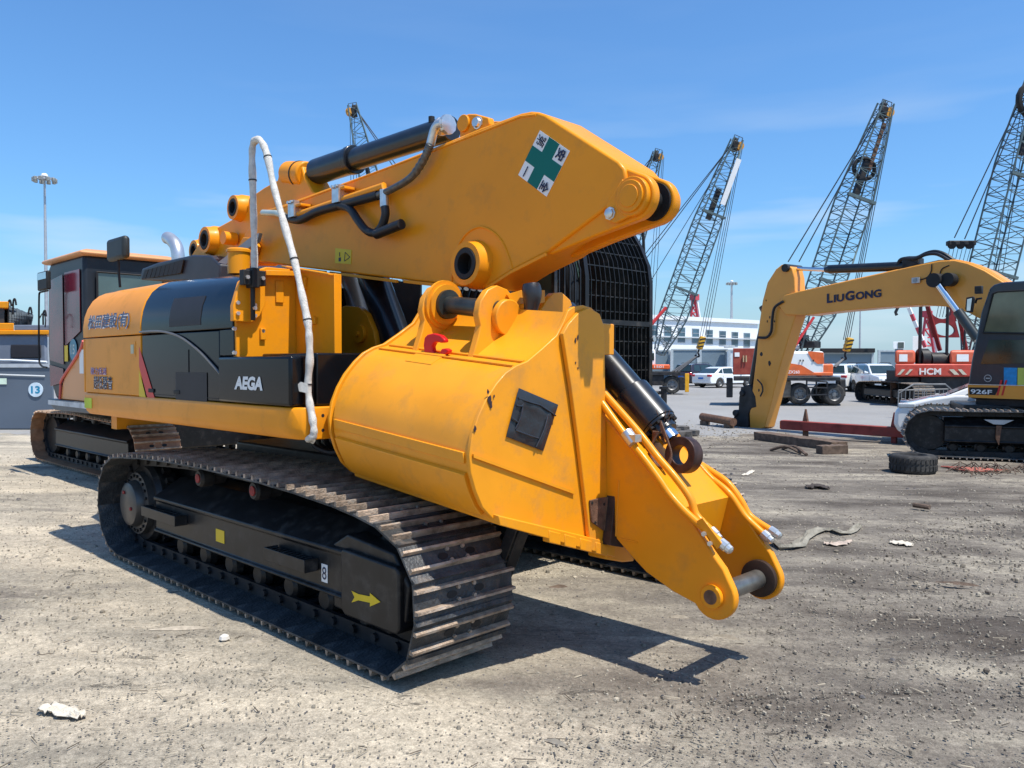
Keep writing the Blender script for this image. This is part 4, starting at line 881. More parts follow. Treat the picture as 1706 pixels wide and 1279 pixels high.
MB().cyl((e1.x, YA+.02, e1.z), (e1.x, YA2-.02, e1.z), .052, 28).build('arm_pin', mat('grey_pin', (.20, .19, .17), .32, metal=.7, var=.3, scale=14, dirt=(.1, .08, .06), dirtamt=.5), AR)
q = MB(); tf = [extT]+top_[:4]; q.prism([V((p.x, YA+TH, p.z-.015)) for p in tf]+[V((top_[3].x-.05, YA+TH, top_[3].z-.22)), V((bot_[-2].x, YA+TH, bot_[-2].z+.06)), V((bot_[-1].x, YA+TH, bot_[-1].z+.08)), V((extB.x+.05, YA+TH, extB.z+.05))], (0, YA2-YA-2*TH, 0)); q.build('arm_box', YEL, AR)
# gusset creases on the near plate
q = MB(); q.prism([V((p.x, YA-.004, p.z)) for p in (A1(1031, 893), A1(1060, 905), A1(1110, 800), A1(1070, 770), A1(1035, 800))], (0, .01, 0)); 
q = MB(); q.tube([A1(1035, 897)+V((0, -.0, 0)), A1(1062, 903)], .006, 6); q.tube([A1(1031, 800), A1(1026, 893)], .006, 6); q.build('weld_bead', YEL, AR)
# arm cylinder lying on the back of the arm
yq = 1.42; c0, c1, c2, c3, c4 = [P(u, v, y=yq) for u, v in ((975, 565), (1052, 665), (1092, 708), (1118, 733), (1130, 747))]
ax = (c4-c0).normalized(); L_ = (c4-c0).length
q = MB(); q.cyl(c0-ax*.25, c0+ax*L_*.52, .098, 30).cyl(c0+ax*L_*.52, c0+ax*L_*.80, .118, 30).lathe(c0+ax*L_*.80, ax, [(0, .06), (0, .112), (.02, .112), (.02, .085), (.07, .082), (.07, .06)], 28)
acy = q.build('arm_cylinder', CYL, AR, bevel=.004)
q = MB(); u1 = ax.orthogonal().normalized(); w1 = ax.cross(u1)
for k in range(12): a = k*math.pi/6; c = c0+ax*L_*.80+(u1*math.cos(a)+w1*math.sin(a))*.098; q.cyl(c, c+ax*.035, .014, 6)
q.build('gland_bolt', RUB, acy)
MB().cyl(c0+ax*L_*.82, c4-ax*.06, .060, 24).build('piston_rod', CHR, acy)
MB().ring(c4+ax*.05, (0.05, 1, -.1), .105, .055, .08).build('rod_eye', mat('rusty_eye', (.06, .035, .03), .5, metal=.4, var=.5, scale=16), acy, bevel=.005)
q = MB(); rnd = random.Random(6)
for k in range(5): q.tube([c4+V((-.08+rnd.uniform(-.02, .02), -.1, .10)), c4+V((-.11, -.12+k*.01, -.02)), c4+V((-.04+k*.008, -.12, -.10)), c4+V((.02, -.10, -.02)), c4+V((-.06, -.09, .12+k*.01))], .006, 6, smooth=5)
for k in range(9): a = c4+V((-.07, -.05, .11)); q.tube([a, a+V((rnd.uniform(-.06, .06), rnd.uniform(-.05, .05), rnd.uniform(.04, .13)))], .002, 4)
q.build('binding_wire', RUST, acy)
q = MB(); a = P(1118, 770, y=1.5); q.box(a+V((-.05, 0, -.08)), (.12, .3, .14)); q.build('rod_saddle', YEL, AR)
# pipes on both flanks
def pipes(pxs, y, n, r_=.021, fit=ZNC, name='hydraulic_pipe'):
    pt = [P(u, v, y=y) for u, v in pxs]; o = MB().tube(pt, r_, 12, smooth=6).build(name, YEL, AR)
    d = (pt[-1]-pt[-2]).normalized(); MB().lathe(pt[-1], d, [(-.01, .018), (-.01, .027), (.03, .028), (.034, .024), (.055, .023), (.064, .012), (.064, .002)], 10).build('pipe_fitting', fit, o); return o
pipes([(1003, 671), (1040, 722), (1075, 766), (1100, 800), (1118, 826), (1150, 860), (1203, 905)], 1.15, 0)
q1 = pipes([(1004, 652), (1060, 715), (1095, 760), (1125, 795), (1150, 830), (1160, 858), (1186, 885)], 1.19, 0)
c = P(1050, 729, y=1.13); d = (P(1062, 745, y=1.13)-P(1040, 715, y=1.13)).normalized(); MB().cyl(c-d*.04, c+d*.04, .036, 14).box(c+V((.03, 0, .0)), (.05, .06, .04)).build('pipe_clamp', ZNC, q1)
pipes([(1120, 735), (1150, 762), (1185, 785), (1213, 805), (1235, 835), (1250, 860), (1285, 884)], 1.74, 0)
pipes([(1118, 745), (1150, 772), (1185, 797), (1215, 822), (1240, 858), (1262, 880), (1273, 890)], 1.71, 0)
q = MB(); a = P(1235, 850, y=1.80); q.prism([P(u, v, y=1.705) for u, v in ((1226, 845), (1234, 842), (1262, 886), (1254, 892))], (0, .02, 0)); q.build('pipe_bracket', YEL, AR, bevel=.003)
q = MB(); q.prism([P(u, v, y=1.12) for u, v in ((1160, 868), (1170, 862), (1202, 905), (1194, 915))], (0, .015, 0)); br = q.build('pipe_bracket', YEL, AR, bevel=.003)
q = MB()
for u, v in ((1174, 889), (1184, 905)): c = P(u, v, y=1.12); q.cyl(c, c+V((0, -.015, 0)), .013, 6)
split(q, 'bolt', ZNC, br)
# ================================================================ SECOND EXCAVATOR BEHIND (left)
E2 = thing('crawler_excavator', 'orange crawler excavator numbered 15 parked behind the big one, its cab at the left edge', 'excavator', (-11, 2.6, 0))
M2 = Matrix.Translation((-12.6, 1.62, 0)) @ Matrix.Rotation(math.pi, 4, 'Z') @ Matrix.Translation((-4.1, -.66, 0))
E2M = Matrix.Translation((-8.1, 1.62, 0))
def T2(y): return Matrix.Translation((-8.05, y, 0))
TP2 = [(-.6, .86), (-1.2, .87), (-2.2, .90), (-3.0, .90), (-3.5, .87)]
ORS = [(0, 0)]
SHs = SHOE; SHOE = mat('sunlit_orange_shoe', (.34, .17, .09), .55, metal=.2, var=.3, scale=9, dirt=(.4, .27, .17), dirtamt=.6); 
undercarriage(E2, T2(1.62), .62, -4.2, -.15, .41, .40, TP2, False, detail=False)
SHOE = SHs
undercarriage(E2, T2(4.0), .62, -4.2, -.15, .41, .40, TP2, False, detail=False, side=1)
MB().bx(-11.8, -8.8, 2.2, 4.1, .4, 1.05).build('car_body', FRM, E2, bevel=.02)
YC = 1.30
def C2(u, v): return P(u, v, y=YC)
kx = C2(140, 520).x                                    # near corner of the cab
kf = C2(79, 520).x
o2 = MB(); o2.prism([(kx, YC, 1.16), (kf+.35, YC, 1.16), (kf+.06, YC, 1.45), (kf, YC, 1.9), (kf+.04, YC, 3.12), (kf+.18, YC, 3.22), (kx, YC, 3.22)], (0, 1.25, 0)); cb2 = o2.build('cab', mat('cab2_dark', (.016, .02, .026), .4), E2, bevel=.05, seg=3)
q = MB(); q.loft([[V((a, b, z)) for a, b in ((kf+e, YC-.05+e), (kx+.07-e, YC-.05+e), (kx+.07-e, YC+1.28-e), (kf+e, YC+1.28-e))] for e, z in ((.02, 3.20), (-.03, 3.225), (-.01, 3.26), (.10, 3.30))]); q.build('cab_roof', mat('orange_roof', (.62, .30, .13), .45, var=.06), cb2, bevel=.02, seg=3)
def pane(pts, m, name, par, y=YC): 
    q = MB(); q.prism([V((x, y-.012, z)) for x, z in pts], (0, -.006, 0)); return q.build(name, m, par)
w0 = kx-(kx-kf)*.50
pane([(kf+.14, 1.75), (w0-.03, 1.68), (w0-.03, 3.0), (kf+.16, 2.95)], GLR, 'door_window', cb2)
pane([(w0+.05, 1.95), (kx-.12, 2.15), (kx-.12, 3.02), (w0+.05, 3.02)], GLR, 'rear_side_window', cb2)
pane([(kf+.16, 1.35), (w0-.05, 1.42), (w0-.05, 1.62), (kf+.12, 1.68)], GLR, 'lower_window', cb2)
q = MB(); q.prism([(kx+.035, YC+.16, 1.75), (kx+.035, YC+1.08, 1.75), (kx+.035, YC+1.08, 2.98), (kx+.035, YC+.16, 2.98)], (.008, 0, 0)); rw = q.build('rear_window', mat('green_reflection_glass', (.05, .075, .07), .08, coat=1, var=.5, scale=1.2), cb2, bevel=.003)  # green tint of the pane is a painted-in reflection
q = MB(); q.tube([(kx+.05, YC+.16, 1.75), (kx+.05, YC+1.08, 1.75), (kx+.05, YC+1.08, 2.98), (kx+.05, YC+.16, 2.98), (kx+.05, YC+.16, 1.74)], .018, 6); q.build('window_seal', RUB, rw)
q = MB(); q.cyl((kx+.03, YC+.75, 2.5), (kx+.035, YC+.75, 2.5), .1, 8)
q = MB(); q.box((kx+.047, YC+.78, 2.62), (.003, .30, .10)); q.build('visibility_sticker', mat('lime_vest', (.45, .55, .02), .6, var=.3), rw)
# lower body with black sweep, number disc, running board
bx0, bx1 = C2(84, 600).x, C2(150, 600).x+1.2
q = MB(); q.prism([(bx1, YC-.012, 1.16), (bx0+.5, YC-.012, 1.16), (bx0+.62, YC-.012, 1.45), (kx+.02, YC-.012, 2.0), (bx1, YC-.012, 2.05)], (0, .5, 0)); bd2 = q.build('side_body', mat('orange_body', (.62, .24, .05), .35, coat=.4, var=.05, scale=2), E2, bevel=.02)
q = MB(); q.tube([(bx0+.5, YC-.02, 1.17), (bx0+.54, YC-.02, 1.35), (bx0+.62, YC-.02, 1.47), (kx-.2, YC-.02, 1.83), (kx+.02, YC-.02, 2.01)], .022, 6, smooth=4); q.build('red_trim', mat('red_pink_trim', (.6, .12, .10), .4), bd2)
a = P(122, 582, y=YC-.013); cc = MB(); cc.cyl(a, a-V((0, .004, 0)), .155, 28); dk = cc.build('number_disc', CIRC, bd2)
text('15', a+V((-.085, -.005, -.07)), (.17, 0, 0), (0, 0, .14), mat('pale_digit', (.5, .58, .55), .5), dk, 'lettering', .02, .002)
def card(u0, v0, u1, v1, y, m, name, par): 
    a, b = P(u0, v1, y=y), P(u1, v0, y=y); return MB().bx(a.x, b.x, y-.003, y, a.z, b.z).build(name, m, par)
card(108, 575, 113, 602, YC-.013, LBL, 'door_grip', bd2); card(101, 583, 105, 592, YC-.013, GRN, 'sticker', bd2); card(133, 582, 139, 622, YC-.013, WHT, 'spec_label', bd2)
q = MB(); q.prism([(bx0+.05, YC-.05, 1.10), (bx0+.0, YC-.05, 1.16), (bx1, YC-.05, 1.16), (bx1, YC-.05, 1.02), (bx0+.35, YC-.05, 1.0)], (0, 1.0, 0)); rb = q.build('running_board', mat('board_grey', (.10, .105, .11), .45), E2, bevel=.01)
MB().bx(bx0+.05, bx1, YC-.056, YC-.051, 1.075, 1.145).build('white_strip', mat('worn_white', (.55, .57, .58), .5, var=.3, scale=5), rb)
MB().bx(-11.5, -8.4, 2.2, 4.3, 1.15, 2.0).build('engine_body', YEL, E2, bevel=.08, seg=3)
MB().bx(bx1-1.0, bx1-.8, 1.5, 2.2, .8, 1.1).build('frame_bracket', YEL, E2)
pm = [P(98, 640, y=.95), P(80, 655, y=.9)]
mm = [P(u, v, y=1.1) for u, v in ((78, 612), (68, 608), (65, 590), (65, 500), (66, 488))]
ms = MB().tube(mm, .014, 8, smooth=4).tube([P(66, 530, y=1.1), P(72, 521, y=1.1), P(76, 532, y=1.1), P(75, 545, y=1.1)], .008, 6, smooth=4).tube([P(66, 487, y=1.1), P(80, 484, y=1.15)], .012, 6).build('mirror_arm', RUB, E2)
a, b = P(64.5, 485, y=1.1), P(80, 450, y=1.1)
mi_ = MB().bx(a.x, b.x, 1.08, 1.14, a.z, b.z).build('mirror', RUB, ms, bevel=.02)
MB().bx(a.x+.02, b.x-.02, 1.074, 1.079, (a.z+b.z)/2+.02, b.z-.02).build('mirror_glass', mat('mirror_glass', (.5, .55, .6), .05, metal=1), mi_)

# ================================================================ LEFT EDGE: grey panel and yellow machine
def slab(u0, u1, v0, v1, D, th, m, name, par=None, z0=None, bev=.02):
    a, b = P(u0, v1, D=D), P(u1, v0, D=D); z_ = a.z if z0 is None else z0
    ur = u0 if u0 > CX else u1; dd_ = V(ray(ur, CY)); dd_.z = 0; dd_.normalize()
    q = MB(); q.prism([V((a.x, a.y, z_)), V((b.x, b.y, z_)), V((b.x, b.y, b.z)), V((a.x, a.y, b.z))], dd_*th); return q.build(name, m, par, bevel=bev)
sb = slab(-160, 89, 607, 712, 20.6, 3.0, SLT, 'steel_container', None, 0, .04); tag(sb, 'slate blue steel box marked 13 at the left edge', 'container')
q = MB(); q.prism([P(u, v, D=20.58) for u, v in ((-160, 617), (75, 625), (75, 627), (-160, 619))], -FW*.01); q.build('white_line', WHT, sb)
slab(-160, 86, 606, 612, 20.57, .03, mat('pale_edge', (.4, .43, .46), .4), 'top_trim', sb, bev=0)
c = P(60, 649, D=20.59); q = MB(); q.cyl(c, c-FW*.02, .185, 28); dk = q.build('number_disc', mat('pale_disc', (.55, .66, .74), .5), sb)
text('13', c-FW*.022-RT*.115+V((0, 0, -.095)), RT*.23, (0, 0, .19), TEAL, dk, 'lettering', .03, .002)
slab(-60, 11, 630, 640, 20.58, .02, mat('pale_green_label', (.6, .72, .58), .5), 'label', sb, bev=0)
E3 = thing('excavator', 'yellow and charcoal excavator body seen behind the slate blue box', 'excavator', G(0, 25.5))
slab(-160, 79, 555, 604, 24.5, 2.6, GRY, 'counterweight', E3, .45, .10); slab(18, 68, 574, 596, 24.45, .05, MTB, 'vent_panel', E3)
slab(-160, 82, 550, 557, 24.4, 2.4, YEL, 'yellow_stripe', E3); slab(24, 86, 541, 550, 24.45, 2.3, GRY, 'engine_cover', E3); slab(-160, 23, 538, 550, 24.45, 2.3, YEL, 'deck', E3)
slab(-160, 7, 512, 540, 24.6, 1.8, mat('cab_grey', (.05, .05, .05), .4), 'cab', E3); slab(-160, 14, 502, 513, 24.5, 2.0, YEL, 'cab_roof', E3)
for s_ in (0, 1): undercarriage(E3, Matrix.Translation(G(-90, 25.0+s_*2.3)) @ Matrix.Rotation(math.atan2(RT.y, RT.x), 4, 'Z'), .5, -2.0, 1.6, .38, .38, [(.9, .83), (0, .84), (-1, .84)], False, False, side=-1)
MB().tube([P(u, v, D=23.9) for u, v in ((-80, 599), (20, 600), (78, 603))], .035, 8).build('pipe', WHT, E3)
rnd = random.Random(12)
hb_ = thing('hose_bundle', 'bundle of thick black ribbed hoses piled on the yellow and charcoal excavator', 'hoses', P(40, 541, D=25))
for k in range(9):
    u0 = 17+k*4.2; q = MB(); pts = [P(u0+rnd.uniform(-2, 2), 541, D=24.8+k*.05), P(u0+1, 527, D=24.9), P(u0-3+rnd.uniform(-3, 3), 512+k*1.6, D=25.2), P(u0-6, 518+k*1.4, D=25.5), P(u0-8, 540, D=25.6)]
    q.tube(pts, lambda s: .055+.012*(int(s*36) % 2), 8, smooth=9); q.build('hose', mat('ribbed_hose', (.06, .075, .085), .6, var=.4), hb_)
q = MB()
for u, h in ((14, 500), (22, 498), (48, 512), (72, 517)): q.tube([P(u, 541, D=24.9), P(u, h+6, D=24.9), P(u+3, h, D=24.9), P(u+5, h+10, D=24.9)], .03, 6, smooth=4)
q.build('hose_end', RUB, hb_)

# ================================================================ BACKGROUND HELPERS
def lattice(root, base, tip, w0, dirw, name='lattice_boom', taper=.42, wmid=1.0, nb=12, bar=.035, m=None):
    base, tip = V(base), V(tip); ax = (tip-base).normalized(); L_ = (tip-base).length; dw = V(dirw).normalized(); dw = (dw-ax*dw.dot(ax)).normalized(); dn = ax.cross(dw)
    def wd(s): return w0*(min(1, .35+s/.16*.65) if s < .16 else 1 if s < .62 else 1-(s-.62)/.38*(1-taper))
    q = MB(); P4 = []
    for i in range(nb+1):
        s = i/nb; c = base+ax*L_*s; h = wd(s)/2; P4.append([c+dw*h*a+dn*h*b for a, b in ((-1, -1), (1, -1), (1, 1), (-1, 1))])
    for i in range(nb):
        for k in range(4):
            q.bar(P4[i][k], P4[i+1][k], bar*1.5); q.bar(P4[i][k], P4[i][(k+1) % 4], bar*.7)
            md = (P4[i][(k+1) % 4]+P4[i+1][(k+1) % 4])/2; q.bar(P4[i][k], md, bar*.62); q.bar(md, P4[i+1][k], bar*.62)
    for i in (5, 11): q.box((P4[i][0]+P4[i][1])/2-dn*.06, ((P4[i][0]-P4[i][1]).length*1.15, .14, .12), (dw, dn, ax))
    o = q.build(name, m or LAT, root); return o, ax, dw, dn
def rope(root, pts, r=.02, name='wire_rope', sag=0):
    return MB().tube(pts, r, 5).build(name, CAB, root)
def wheel(root, c, ax, r, w, name='wheel', dual=False):
    ax = V(ax).normalized(); c = V(c); q = MB(); q.lathe(c-ax*w/2, ax, [(0, r*.58), (.0, r*.86), (w*.14, r*.985), (w*.5, r), (w*.86, r*.985), (w, r*.86), (w, r*.58), (0, r*.58)], 28)
    o = q.build(name, TYRE, root)
    q = MB(); q.lathe(c-ax*w*.5, ax, [(w*.12, .02), (w*.12, r*.2), (w*.2, r*.24), (w*.24, r*.45), (w*.06, r*.54), (w*.02, r*.59), (w*.98, r*.59), (w*.94, r*.54), (w*.76, r*.45), (w*.8, r*.2), (w*.88, .02)], 20); q.build('rim', RIM, o)
    q = MB()
    for k in range(5):
        a = k*1.2566; u = ax.orthogonal().normalized(); w_ = ax.cross(u); d = u*math.cos(a)+w_*math.sin(a)
        for s in (-1, 1): q.cyl(c+ax*s*w*.27+d*r*.34, c+ax*s*w*.30+d*r*.34, r*.05, 8)
    q.build('wheel_nut', RUB, o); return o
class Fr:                                             # local frame: x along heading, y left, z up
    def __init__(s, o, head): s.o = V(o); s.x = V(head).normalized(); s.y = V((-s.x.y, s.x.x, 0)); s.z = V((0, 0, 1))
    def __call__(s, x, y, z): return s.o+s.x*x+s.y*y+s.z*z
    def M(s): m = Matrix((s.x, s.y, s.z)).transposed().to_4x4(); m.translation = s.o; return m
def fbox(F_, x0, x1, y0, y1, z0, z1, name, m, par, bev=.02): return MB(F_.M()).bx(x0, x1, y0, y1, z0, z1).build(name, m, par, bevel=bev)

# ---------------------------------------------------------------- cars
def arch(cx_, r, n=8): return [(cx_+r*math.cos(math.radians(180-k*180/n)), .30+r*math.sin(math.radians(180-k*180/n))) for k in range(n+1)]
def car(label, o, head, kind, paint, group=None, plate=False, wipers=False):
    F_ = Fr(o, head); M = F_.M(); t = thing('parked_car', label, 'car', o, group)
    suv = kind == 'suv'; L2 = 2.3; H = 1.68 if suv else 1.46; hw = .90; wb = 1.36; wr = .36 if suv else .335; bl = 1.02 if suv else .90
    if suv:
        body = [(-2.25, .32)]+arch(-wb, .43)+arch(wb, .43)+[(2.2, .30), (2.29, .48), (2.28, .80), (2.18, .96), (1.25, 1.07), (.9, 1.10), (-2.15, 1.10), (-2.30, 1.0), (-2.31, .5)]
        gh = [(1.12, 1.08), (.30, 1.60), (-.3, H), (-1.4, H-.01), (-1.95, 1.60), (-2.22, 1.08)]
    else:
        body = [(-2.25, .30)]+arch(-wb, .40)+arch(wb, .40)+[(2.2, .24), (2.30, .40), (2.28, .64), (2.08, .78), (1.2, .93), (.95, .96), (-1.5, .99), (-2.15, 1.00), (-2.30, .93), (-2.30, .45)]
        gh = [(1.18, .93), (.28, 1.38), (-.15, H), (-.75, H-.01), (-1.2, 1.36), (-1.85, .98)]
    if kind == 'hatch':
        H = 1.56; bl = 1.0
        body = [(-2.1, .30)]+arch(-wb, .40)+arch(wb, .40)+[(2.1, .26), (2.2, .42), (2.18, .70), (2.05, .84), (1.55, .98), (1.1, 1.06), (-1.9, 1.06), (-2.15, .95), (-2.18, .45)]
        gh = [(1.25, 1.03), (.25, 1.48), (-.3, H), (-1.2, H-.02), (-1.75, 1.40), (-2.1, 1.04)]
    def prof_loft(pr, ws, m, name, par, bev):
        q = MB(M); q.loft([[V((x*sx, y, z if z > zt else z)) for x, z in pr] for y, sx, zt in ws]); return q.build(name, m, par, bevel=bev, seg=3)
    bm = MB(M); rg = []
    for y, s_ in ((-hw, 0), (-hw*.93, 0), (hw*.93, 0), (hw, 0)):
        rg.append([V((x*(.985 if abs(y) == hw else 1.0), y*(1.0 if z < .75 else .975), z)) for x, z in body])
    bm.loft(rg); bd = bm.build('body', paint, t, bevel=.05, seg=3)
    q = MB(M); q.loft([[V((x, y*(1 if i in (0, len(gh)-1) else .80), z)) for i, (x, z) in enumerate(gh)] for y in (-hw*.95, hw*.95)]); rf = q.build('roof', paint, bd, bevel=.04, seg=3)
    def gl(pts, nm):
        q = MB(M); pts = [V(p) for p in pts]; n = (pts[1]-pts[0]).cross(pts[2]-pts[0]).normalized()
        cen = sum(pts, V())/len(pts); n = n if n.dot(cen-V((-.3, 0, 1.1))) > 0 else -n
        q.prism([p+n*.012 for p in pts], n*.008); return q.build(nm, GLS, rf)
    yb, yt = hw*.945, hw*.77; zb = 1.10 if suv else 1.06 if kind == 'hatch' else .98; zt = H-.10
    for s in (-1, 1):
        if suv: sets = [((.86, zb+.02), (.02, zb+.02), (.02, zt), (.22, zt-.02)), ((-.06, zb+.02), (-1.02, zb+.02), (-1.02, zt), (-.06, zt)), ((-1.10, zb+.02), (-1.85, zb+.05), (-1.7, zt-.02), (-1.10, zt))]
        else: sets = [((.90, zb), (.02, zb), (.02, zt), (.18, zt-.03)), ((-.06, zb), (-1.0, zb+.01), (-.95, zt-.03), (-.06, zt)), ((-1.07, zb+.02), (-1.5, zb+.05), (-1.15, zt-.08), (-1.02, zt-.06))]
        for st in sets:
            def yy(z): return yb+(yt-yb)*(z-gh[0][1])/(H-.0-gh[0][1])*1.0
            gl([(x, s*(hw*.95*(1-.2*min(1, (z-gh[0][1])/(gh[1][1]-gh[0][1])))), z) for x, z in st], 'side_window')
        q = MB(M); q.loft([[V((.78, s*.86, zb+.02)), V((.66, s*.86, zb+.02)), V((.66, s*.86, zb+.10)), V((.78, s*.86, zb+.10))], [V((.80, s*1.08, zb+.03)), V((.66, s*1.08, zb+.03)), V((.66, s*1.08, zb+.17)), V((.78, s*1.08, zb+.17))]]); q.build('wing_mirror', paint, bd, bevel=.03)
    def lerp2(a, b, k): return (a[0]+(b[0]-a[0])*k, a[1]+(b[1]-a[1])*k)
    for (a, b, nm) in ((gh[0], gh[1], 'windscreen'), (gh[-1], gh[-2], 'rear_window')):
        p0, p1 = lerp2(a, b, .08), lerp2(a, b, .93); w0, w1 = hw*.86, hw*.72; gl([(p0[0], -w0, p0[1]), (p0[0], w0, p0[1]), (p1[0], w1, p1[1]), (p1[0], -w1, p1[1])], nm)
    for sx in (-1, 1):
        for sy in (-1, 1): wheel(t, F_(sx*wb, sy*(hw-.10), wr), F_.y, wr, .22)
    zl = .86 if suv else .80; zh = .80 if suv else .76 if kind == 'hatch' else .66
    for s in (-1, 1):
        (MB(M).bx(1.80, 2.12, min(s*.60, s*.908), max(s*.60, s*.908), .78, .87) if kind == 'hatch' else MB(M).bx(2.14, 2.30, s*.80-.12, s*.80+.10, zh-.06, zh+.07)).build('headlight', HLT, bd, bevel=.02)
        MB(M).bx(-2.325, -2.15, s*.74-.16, s*.74+.15, zl-.02, zl+.13).build('tail_light', TAIL, bd, bevel=.02)
    if kind != 'hatch':
     gr = MB(M); gr.bx(2.24, 2.31, -.55, .55, zh-.09, zh+.04); gr.bx(2.22, 2.325, -.75, .75, .34, .46); gr.build('grille', RUB, bd, bevel=.01)
    MB(M).bx(-2.32, -2.2, -.80, .80, .34, .50).build('rear_bumper', RUB if suv else paint, bd, bevel=.02)
    if kind != 'hatch': MB(M).bx(2.30, 2.335, -.22, .22, .46, .58).build('licence_plate', BLUE, bd)
    MB(M).bx(-2.345, -2.30, -.22, .22, zl-.20, zl-.08).build('licence_plate', BLUE, bd)
    q = MB(M)
    for s in (-1, 1):
        for x in (.98, -.02, -1.06): q.bx(x-.006, x+.006, s*hw*.997-.002, s*hw*.997+.004, .36, bl-.05)
    split(q, 'door_seam', RUB, bd)
    q = MB(M)
    for s in (-1, 1):
        for x in (-.0+.15, -.95): q.bx(x, x+.16, s*hw*.99-.012, s*hw*.99+.014, bl-.17, bl-.14)
    q.build('door_handle', paint, bd, bevel=.005)
    if suv:
        q = MB(M)
        for s in (-1, 1): q.tube([(-1.5, s*.66, H+.0), (-1.4, s*.66, H+.05), (.0, s*.66, H+.05), (.1, s*.66, H-.01)], .018, 6)
        q.build('roof_rail', RUB, rf)
    fbox(F_, -2.0, 2.0, -.78, .78, .22, .40, 'underbody', RUB, bd)
    return t
gcar = 'cars parked in front of the grey containers'
car('dark maroon SUV seen from behind beside the white sedan', G(1168, 61), vd(38), 'suv', DCAR, gcar)
car('white sedan seen from behind, to the right of the dark SUV', G(1207, 57), vd(32), 'sedan', WPNT, gcar)
car('white SUV seen from behind, just right of the orange wheeled crane', G(1410, 50), vd(46), 'suv', WPNT, gcar)
car('white SUV facing the camera with a blue plate, left of the red crane', G(1463, 46.5), vd(-92), 'suv', WPNT, gcar)
car('white hatchback half hidden behind the yellow excavator at right', G(1492, 17.6)-vd(153)*2.2, vd(153), 'hatch', WPNT)
car('white car glimpsed under the red crane counterweight', G(1560, 60), vd(5), 'sedan', WPNT, gcar)

# ---------------------------------------------------------------- buildings, containers, lamps
def bldg():
    t = thing('office_building', 'two storey white office building with a row of dark windows', 'building', G(1150, 92))
    D0, D1 = 86, 101
    a, b = G(1020, D0), G(1262, D1); d = (b-a).normalized(); n = V((-d.y, d.x, 0)); L_ = (b-a).length; n = n if n.dot(FW) > 0 else -n
    z0, z1 = 0, P(1262, 541, D=D1).z; zt0 = P(1090, 528, D=88).z
    z1 = (z1+zt0)/2
    w_ = MB().prism([a, b, b+V((0, 0, z1)), a+V((0, 0, z1))], n*14).build('wall', WALL, t)
    MB().prism([a-n*.25+V((0, 0, z1)), b-n*.25+V((0, 0, z1)), b-n*.25+V((0, 0, z1+.45)), a-n*.25+V((0, 0, z1+.45))], n*14.5).build('parapet', WALL, t)
    MB().prism([a-n*.35+V((0, 0, z1-2.0)), b-n*.35+V((0, 0, z1-2.0)), b-n*.35+V((0, 0, z1-1.85)), a-n*.35+V((0, 0, z1-1.85))], n*.35).build('ledge', mat('ledge_grey', (.5, .53, .54), .6), w_)
    for i, u in enumerate((1042, 1066, 1089, 1112, 1135, 1158.5, 1181.5, 1203.5, 1224, 1244)):
        # intersect the window column with the facade
        p = P(u, 560, pl=(a, n)); s = (p-a).dot(d); wz1 = P(u, 545+(u-1135)*.085, pl=(a, n)).z; wz0 = wz1-1.75
        f = MB().prism([a+d*(s-.62)+V((0, 0, wz0)), a+d*(s+.62)+V((0, 0, wz0)), a+d*(s+.62)+V((0, 0, wz1)), a+d*(s-.62)+V((0, 0, wz1))], -n*.06).build('window', mat('window_frame', (.3, .33, .35), .5), t)
        MB().prism([a-n*.062+d*(s-.54)+V((0, 0, wz0+.1)), a-n*.062+d*(s+.54)+V((0, 0, wz0+.1)), a-n*.062+d*(s+.54)+V((0, 0, wz1-.08)), a-n*.062+d*(s-.54)+V((0, 0, wz1-.08))], -n*.02).build('pane', mat('office_glass', (.05, .10, .14), .08, coat=1, var=.5, scale=.8), f)
        q = MB(); q.prism([a-n*.083+d*(s-.54)+V((0, 0, wz1-.6)), a-n*.083+d*(s+.54)+V((0, 0, wz1-.6)), a-n*.083+d*(s+.54)+V((0, 0, wz1-.53)), a-n*.083+d*(s-.54)+V((0, 0, wz1-.53))], -n*.02); q.build('transom', mat('window_frame', (.3, .33, .35), .5), f)
bldg()
def container(u0, u1, D, vtop, label, m, name='shipping_container', cat='container', grp=None, dep=2.5, ribs=True):
    a, b = G(u0, D), G(u1, D); z = P(u0, vtop, D=D).z; d = (b-a).normalized(); L_ = (b-a).length
    t = thing(name, label, cat, (a+b)/2, grp)
    dd_ = V(ray(u0, CY)); dd_.z = 0; dd_.normalize(); MB().prism([a, b, b+V((0, 0, z)), a+V((0, 0, z))], dd_*dep).build('body', m, t, bevel=.03)
    q = MB(); n = max(2, int(L_/.45))
    for k in range(n+1):
        p = a+d*(L_*k/n); q.prism([p-d*.09, p+d*.09, p+d*.05-FW*.05, p-d*.05-FW*.05], V((0, 0, z-.14)))
    q.build('corrugation', m, t) if L_ < 2.2 else q.bm.free()
    q = MB(); q.prism([a-FW*.06+V((0, 0, z-.12)), b-FW*.06+V((0, 0, z-.12)), b-FW*.06+V((0, 0, z)), a-FW*.06+V((0, 0, z))], FW*.1); q.build('top_rail', mat('pale_rail', (.42, .47, .49), .5), t)
    for s, p in ((1, a), (-1, b)): MB().prism([p-FW*.07, p+d*s*.18-FW*.07, p+d*s*.18-FW*.07+V((0, 0, z)), p-FW*.07+V((0, 0, z))], FW*.1).build('corner_post', mat('pale_rail', (.42, .47, .49), .5), t)
gco = 'grey site containers along the far side of the yard'
container(1060, 1117, 72, 583, 'grey container at the far left, behind the black crane deck', CONT, grp=gco)
container(1118, 1164, 70, 581, 'grey container directly behind the dark maroon SUV', CONT, grp=gco)
container(1165, 1212, 70, 581, 'grey container behind the white sedan', CONT, grp=gco)
